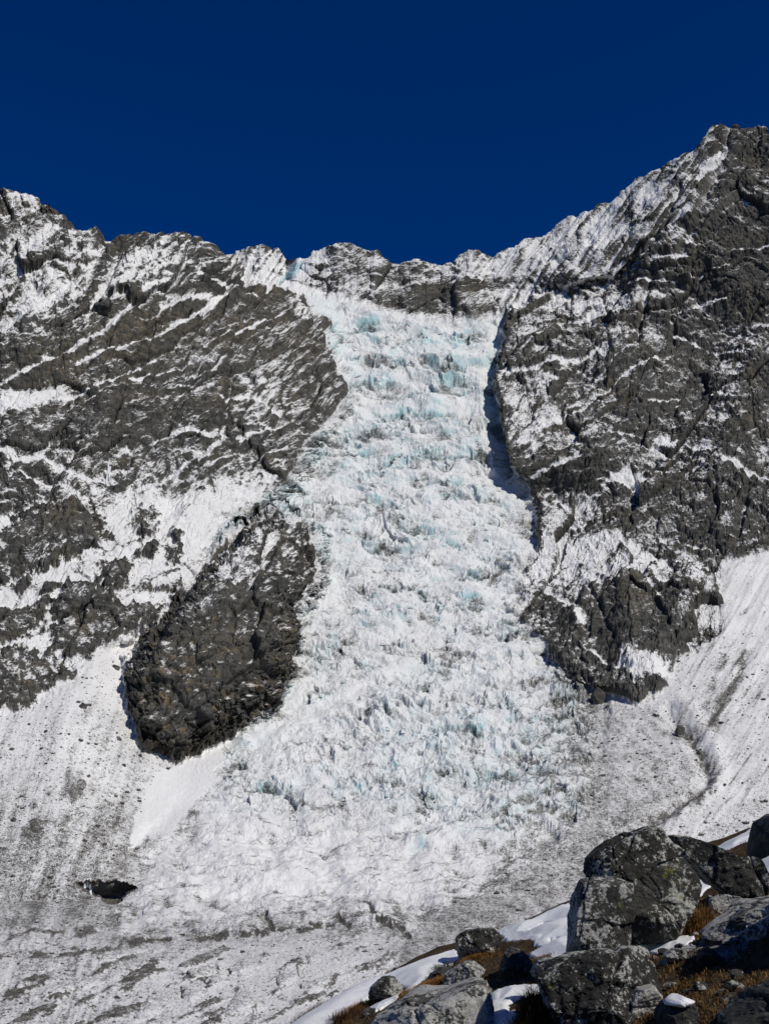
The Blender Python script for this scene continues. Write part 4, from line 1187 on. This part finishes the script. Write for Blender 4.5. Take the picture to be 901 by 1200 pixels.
# ----------------------------------------------------------------------------- ice blocks, frozen falls and outcrops, set on the surveyed surface
def surf(px, py):
    j = int(np.argmin(np.abs(cols - px)))
    i = int(round((py - sks[j]) / (1222.0 - sks[j]) * (NR - 1)))
    i = min(max(i, 0), NR - 1)
    return PT[i, j], NN[i, j], i, j


def ice_block(seed):
    r = np.random.default_rng(seed)
    sx, sy, sz = r.uniform(6, 13), r.uniform(5, 9), r.uniform(6, 12)
    bm = bmesh.new()
    bmesh.ops.create_cube(bm, size=1.0)
    bmesh.ops.subdivide_edges(bm, edges=bm.edges[:], cuts=1, use_grid_fill=True)
    for v in bm.verts:
        v.co = Vector((v.co.x * sx, v.co.y * sy, v.co.z * sz)) + Vector(r.normal(size=3)) * 1.1
        if v.co.z > 0:
            v.co.x *= .8; v.co.y *= .8
    for k in range(3):
        nrm = Vector(r.normal(size=3)); nrm.z = abs(nrm.z); nrm.normalize()
        far = max(v.co.dot(nrm) for v in bm.verts) * r.uniform(.55, .8)
        for v in bm.verts:
            d = v.co.dot(nrm) - far
            if d > 0:
                v.co -= nrm * d
    me = bpy.data.meshes.new('serac')
    bmesh.ops.triangulate(bm, faces=bm.faces[:])
    bm.normal_update()
    vals = [(v.normal.z, v.co.z) for v in bm.verts]
    bm.to_mesh(me); bm.free()
    me.materials.append(M_TER)
    tint = r.uniform(.0, .55)
    for nm, f in (('snow', lambda n_, z_: .72 + .25 * max(n_, -.3)), ('ice', lambda n_, z_: tint * (1 - max(n_, 0)) * .9), ('warm', lambda n_, z_: 0.), ('debris', lambda n_, z_: 1.)):
        a_ = me.attributes.new(nm, 'FLOAT', 'POINT')
        a_.data.foreach_set('value', np.array([f(*t_) for t_ in vals], np.float32))
    return me


blocks = [ice_block(500 + k) for k in range(14)]
cand_w = (gw * rough * (1 - trench) * smooth(8, 22, d_gl))
placed = 0
while placed < 230:
    px_ = float(RNG.uniform(340, 680)); py_ = float(RNG.uniform(372, 960))
    p_, n_, i_, j_ = surf(px_, py_)
    if RNG.random() > cand_w[i_, j_] * (.75 if py_ < 760 else .5):
        continue
    o = bpy.data.objects.new('serac', blocks[placed % 14])
    COL.objects.link(o)
    o.parent = TERRAIN['glacier']
    o.location = Vector(p_) + Vector(n_) * .5
    o.rotation_euler = (0, 0, RNG.uniform(-.7, .7))
    k_s = float(RNG.uniform(.55, 1.15)) * (p_[1] / 2100.0)
    o.scale = (k_s, k_s, k_s)
    placed += 1


def ice_material():
    m, ns, ls, bs = new_mat("frozen water")
    co = ns.new('ShaderNodeTexCoord').outputs['Object']
    ls.new(ramp_node(ns, ls, noise_node(ns, ls, co, .8, 4, .6), [(.3, (.70, .73, .75)), (.7, (.85, .86, .86))]), bs.inputs['Base Color'])
    bs.inputs['Roughness'].default_value = .4
    return m


M_ICE = ice_material()


def frozen_fall(label, streams, rad):
    t = bpy.data.objects.new('frozen_waterfall', None)
    COL.objects.link(t)
    p_, n_, _, _ = surf(*streams[0][-1])
    t.location = Vector(p_)
    tag(t, label, 'frozen waterfall')
    for pts in streams:
        V, F = [], []
        path = [Vector(surf(x, y)[0]) + Vector(surf(x, y)[1]) * rad * .4 - t.location for x, y in pts]
        k = 8
        for i, c in enumerate(path):
            rr = rad * (.5 + .5 * math.sin(1.3 * i + pts[0][0]) ** 2) * (1.15 if i else .7)
            for a_ in range(k):
                V.append(c + Vector((math.cos(6.283 * a_ / k) * rr, math.sin(6.283 * a_ / k) * rr, 0)))
        for i in range(len(path) - 1):
            for a_ in range(k):
                F.append((i * k + a_, i * k + (a_ + 1) % k, (i + 1) * k + (a_ + 1) % k, (i + 1) * k + a_))
        F.append(tuple(range(k))[::-1]); F.append(tuple(range((len(path) - 1) * k, len(path) * k)))
        mesh_obj('ice_column', [tuple(v) for v in V], F, M_ICE, t, True)


frozen_fall('thin white frozen waterfall in the cliff high on the left mountain', [[(128, 546), (127, 551), (126.5, 556), (126, 561), (125, 567), (124.5, 573)], [(130, 547), (129, 554), (128.5, 560), (128, 566)]], 1.9)
frozen_fall('white ice columns hanging at the left end of the dark ice cave', [[(99, 1031), (99, 1036), (99.5, 1041), (100, 1046)], [(106, 1031), (106, 1037), (106.5, 1043), (107, 1050)], [(102.5, 1031), (102.5, 1035), (103, 1039)]], 1.3)

OUT = [
    ('long low rib of dark rock lying slantwise on the valley floor', [(32, 1174), (61, 1158), (75, 1150), (115, 1145), (156, 1133), (176, 1126), (172, 1133), (137, 1147), (98, 1160), (63, 1169)]),
    ('slender dark rock strip parallel to the top of the long rib', [(115, 1129), (122, 1120), (147, 1115), (181, 1111), (171, 1116), (137, 1124)]),
    ('short dark strip left of the slender rock strip', [(39, 1141), (50, 1134), (76, 1130), (59, 1139)]),
    ('small dark hump near the left edge below the short strip', [(14, 1158), (24, 1153), (33, 1156), (24, 1163)]),
    ('brownish flat rock patch under the rubble at the left edge', [(19, 1105), (37, 1093), (60, 1098), (42, 1112), (24, 1111)]),
    ('brown tinted rock hump in the middle of the valley floor', [(268, 1135), (285, 1122), (302, 1121), (310, 1132), (290, 1145), (270, 1144)]),
    ('rounded dark hump directly left below the brown tinted hump', [(239, 1151), (258, 1142), (273, 1147), (258, 1158), (243, 1155)]),
    ('dark slab with a pointed lower end left of the rounded hump', [(211, 1156), (224, 1155), (246, 1162), (226, 1178), (213, 1170)]),
    ('largest dark outcrop next to the bottom edge left of the red shrub', [(258, 1195), (275, 1166), (287, 1158), (302, 1167), (315, 1181), (286, 1192)]),
    ('grey round topped outcrop above the large outcrop', [(323, 1146), (334, 1133), (348, 1132), (352, 1147), (337, 1156), (327, 1163)]),
    ('wide dark block outcrop just above the snow bank end', [(350, 1154), (370, 1147), (392, 1143), (393, 1154), (371, 1164), (353, 1161)]),
    ('small mossy outcrop near the foot of the ice cliffs', [(357, 1121), (370, 1114), (376, 1126), (362, 1131)]),
    ('flat dark outcrop above the brown tinted hump', [(216, 1141), (253, 1131), (262, 1140), (224, 1149)]),
    ('dark slanting outcrop at the bottom edge below the long rib', [(154, 1198), (176, 1166), (204, 1167), (187, 1188), (164, 1199)]),
    ('solitary dark boulder at the foot of the right hand cliff', [(692, 815), (699, 805), (710, 814), (705, 827), (695, 825)]),
    ('little dark boulder at the top of the rubble channel', [(790, 858), (795, 849), (802, 853), (801, 862), (793, 863)]),
    ('lone boulder high on the left rubble slope', [(92, 829), (97, 823), (103, 826), (101, 831), (94, 832)]),
    ('pale boulder near the apex of the rubble slope', [(130, 782), (134, 779), (141, 781), (140, 786), (132, 786)]),
]
for k, (lab, ol) in enumerate(OUT):
    if k < 14:                                                  # low bedrock humps shaped out of the ground they rise from
        j0, j1 = np.searchsorted(cols, min(p[0] for p in ol) - 6), np.searchsorted(cols, max(p[0] for p in ol) + 6)
        j0 = max(j0, 0)
        ys_ = np.linspace(min(p[1] for p in ol) - 5, max(p[1] for p in ol) + 5, max(14, int((max(p[1] for p in ol) - min(p[1] for p in ol) + 10) * 1.4)))
        gxx, gyy = np.meshgrid(cols[j0:j1], ys_)
        ii = np.clip((gyy - sks[j0:j1][None, :]) / (1222.0 - sks[j0:j1][None, :]) * (NR - 1), 0, NR - 2)
        i0_ = ii.astype(int); f_ = (ii - i0_)[..., None]
        jj = np.repeat(np.arange(j0, j1)[None, :], len(ys_), 0)
        B0 = PT[i0_, jj] * (1 - f_) + PT[i0_ + 1, jj] * f_
        d_ = poly_mask(gxx + 2.0 * fbm(gxx / 7, gyy / 5, 4, .65, 501 + k), gyy + 1.4 * fbm(gxx / 7, gyy / 5, 4, .65, 541 + k), ol, 1)
        mpx = B0[..., 1:2] / FOC
        h_ = np.where(d_ > 0, 1.5 * (1 - np.exp(-np.maximum(d_, 0) / 1.6)) + .35 * np.minimum(d_, 5), np.maximum(d_, -3) * .8)[..., None]
        h_ = h_ + (np.where(d_ > 0, 1, 0) * (.9 * fbm(gxx / 9 + gyy / 14, gyy / 3.2 + gxx / 9, 4, .65, 581 + k) + .5 * ridged(gxx / 5, gyy / 3, 2, .5, 590 + k)))[..., None]
        V = B0 + mpx * h_ * np.array([0., -.55, .8])
        n_, m_ = gxx.shape
        qi = np.arange(n_ * m_).reshape(n_, m_)
        q = np.stack([qi[1:, :-1], qi[1:, 1:], qi[:-1, 1:], qi[:-1, :-1]], -1).reshape(-1, 4)
        q = q[(d_.reshape(-1)[q] > -2.5).all(1)]
        u_, inv_ = np.unique(q.ravel(), return_inverse=True)
        V = V.reshape(-1, 3)[u_]
        org = np.array([V[:, 0].mean(), V[:, 1].mean(), V[:, 2].min()])
        o = mesh_obj('rock_outcrop', V - org, inv_.reshape(-1, 4), M_TER, None, False)
        o.location = org
        nr_ = np.zeros(len(V) * 3, np.float32); o.data.vertices.foreach_get('normal', nr_)
        for nm_, v_ in (('snow', np.clip(.22 + .36 * smooth(.5, .98, nr_.reshape(-1, 3)[:, 2]) + .22 * smooth(1, -1.5, d_.reshape(-1)[u_]), 0, 1)), ('ice', np.zeros(len(V))), ('warm', np.full(len(V), .55 if k in (4, 5, 11) else .15)), ('debris', np.full(len(V), .3))):
            a_ = o.data.attributes.new(nm_, 'FLOAT', 'POINT'); a_.data.foreach_set('value', v_.astype(np.float32))
        tag(o, lab, 'outcrop', 'rock outcrops of the valley floor')
        continue
    cx = sum(p[0] for p in ol) / len(ol); by = max(p[1] for p in ol)
    p_, n_, _, _ = surf(cx, by - 1)
    w_ = (max(p[0] for p in ol) - min(p[0] for p in ol)) * p_[1] / FOC
    boulder('boulder', lab, ol, float(p_[1]) + .12 * w_, .4 * w_, M_TER, 80 + k, 4, .6, .055, (60, 24), 'boulders on the rubble slopes', 'boulder',
            {'snow': lambda z_: np.clip(.2 + .42 * smooth(.35, .95, z_), 0, 1), 'ice': 0., 'warm': .1, 'debris': .35}, 0., 1)

# rubble: thousands of stones strewn over the debris slopes, past counting
bm = bmesh.new(); bmesh.ops.create_icosphere(bm, subdivisions=2, radius=1.0)
bm.verts.ensure_lookup_table()
TV = np.array([v.co[:] for v in bm.verts]); TF = np.array([[v.index for v in f.verts] for f in bm.faces]); bm.free()
tmpl = [TV * (1 + .28 * RNG.normal(size=(len(TV), 1)).clip(-1.2, 1.2)) for _ in range(6)]
dens = tw * (1 - smooth(-4, 4, d_ch)) * (.35 + .65 * smooth(-.2, .3, fbm(X / 40, Y / 26, 3, .6, 601))) * (1 - .5 * tal_r)
pxr, pyr = RNG.uniform(-20, 921, 60000), RNG.uniform(740, 1215, 60000)
jr = np.clip(np.searchsorted(cols, pxr), 0, NC - 1)
ir = np.clip(((pyr - sks[jr]) / (1222.0 - sks[jr]) * (NR - 1)).astype(int), 0, NR - 1)
selr = np.nonzero(RNG.random(60000) < dens[ir, jr] * .5)[0][:9000]
VV, FF, SS = [], [], []
for c_, k in enumerate(selr):
    p_ = PT[ir[k], jr[k]]
    r_ = p_[1] / FOC * .38 * float(RNG.pareto(2.6) + .8)
    r_ = min(r_, p_[1] / FOC * 2.6)
    an_ = RNG.uniform(0, 6.28); ca, sa = math.cos(an_), math.sin(an_)
    t_ = tmpl[c_ % 6] * np.array([r_ * RNG.uniform(.8, 1.5), r_, r_ * RNG.uniform(.6, 1.0)])
    VV.append(np.stack([t_[:, 0] * ca - t_[:, 1] * sa, t_[:, 0] * sa + t_[:, 1] * ca, t_[:, 2]], -1) + p_ + np.array([0, 0, .25 * r_]))
    FF.append(TF + len(TV) * c_); SS.append(np.clip(.10 + .42 * (tmpl[c_ % 6][:, 2] > .55), 0, 1))
o = mesh_obj('rubble', np.concatenate(VV), np.concatenate(FF), M_TER, None, False)
for nm_, v_ in (('snow', np.concatenate(SS)), ('ice', None), ('warm', None), ('debris', np.full(len(VV) * len(TV), .75))):
    a_ = o.data.attributes.new(nm_, 'FLOAT', 'POINT')
    a_.data.foreach_set('value', (np.zeros(len(VV) * len(TV)) if v_ is None else v_).astype(np.float32))
tag(o, 'grey stones strewn over the snow dusted debris slopes and valley floor', 'rubble', None, 'stuff')
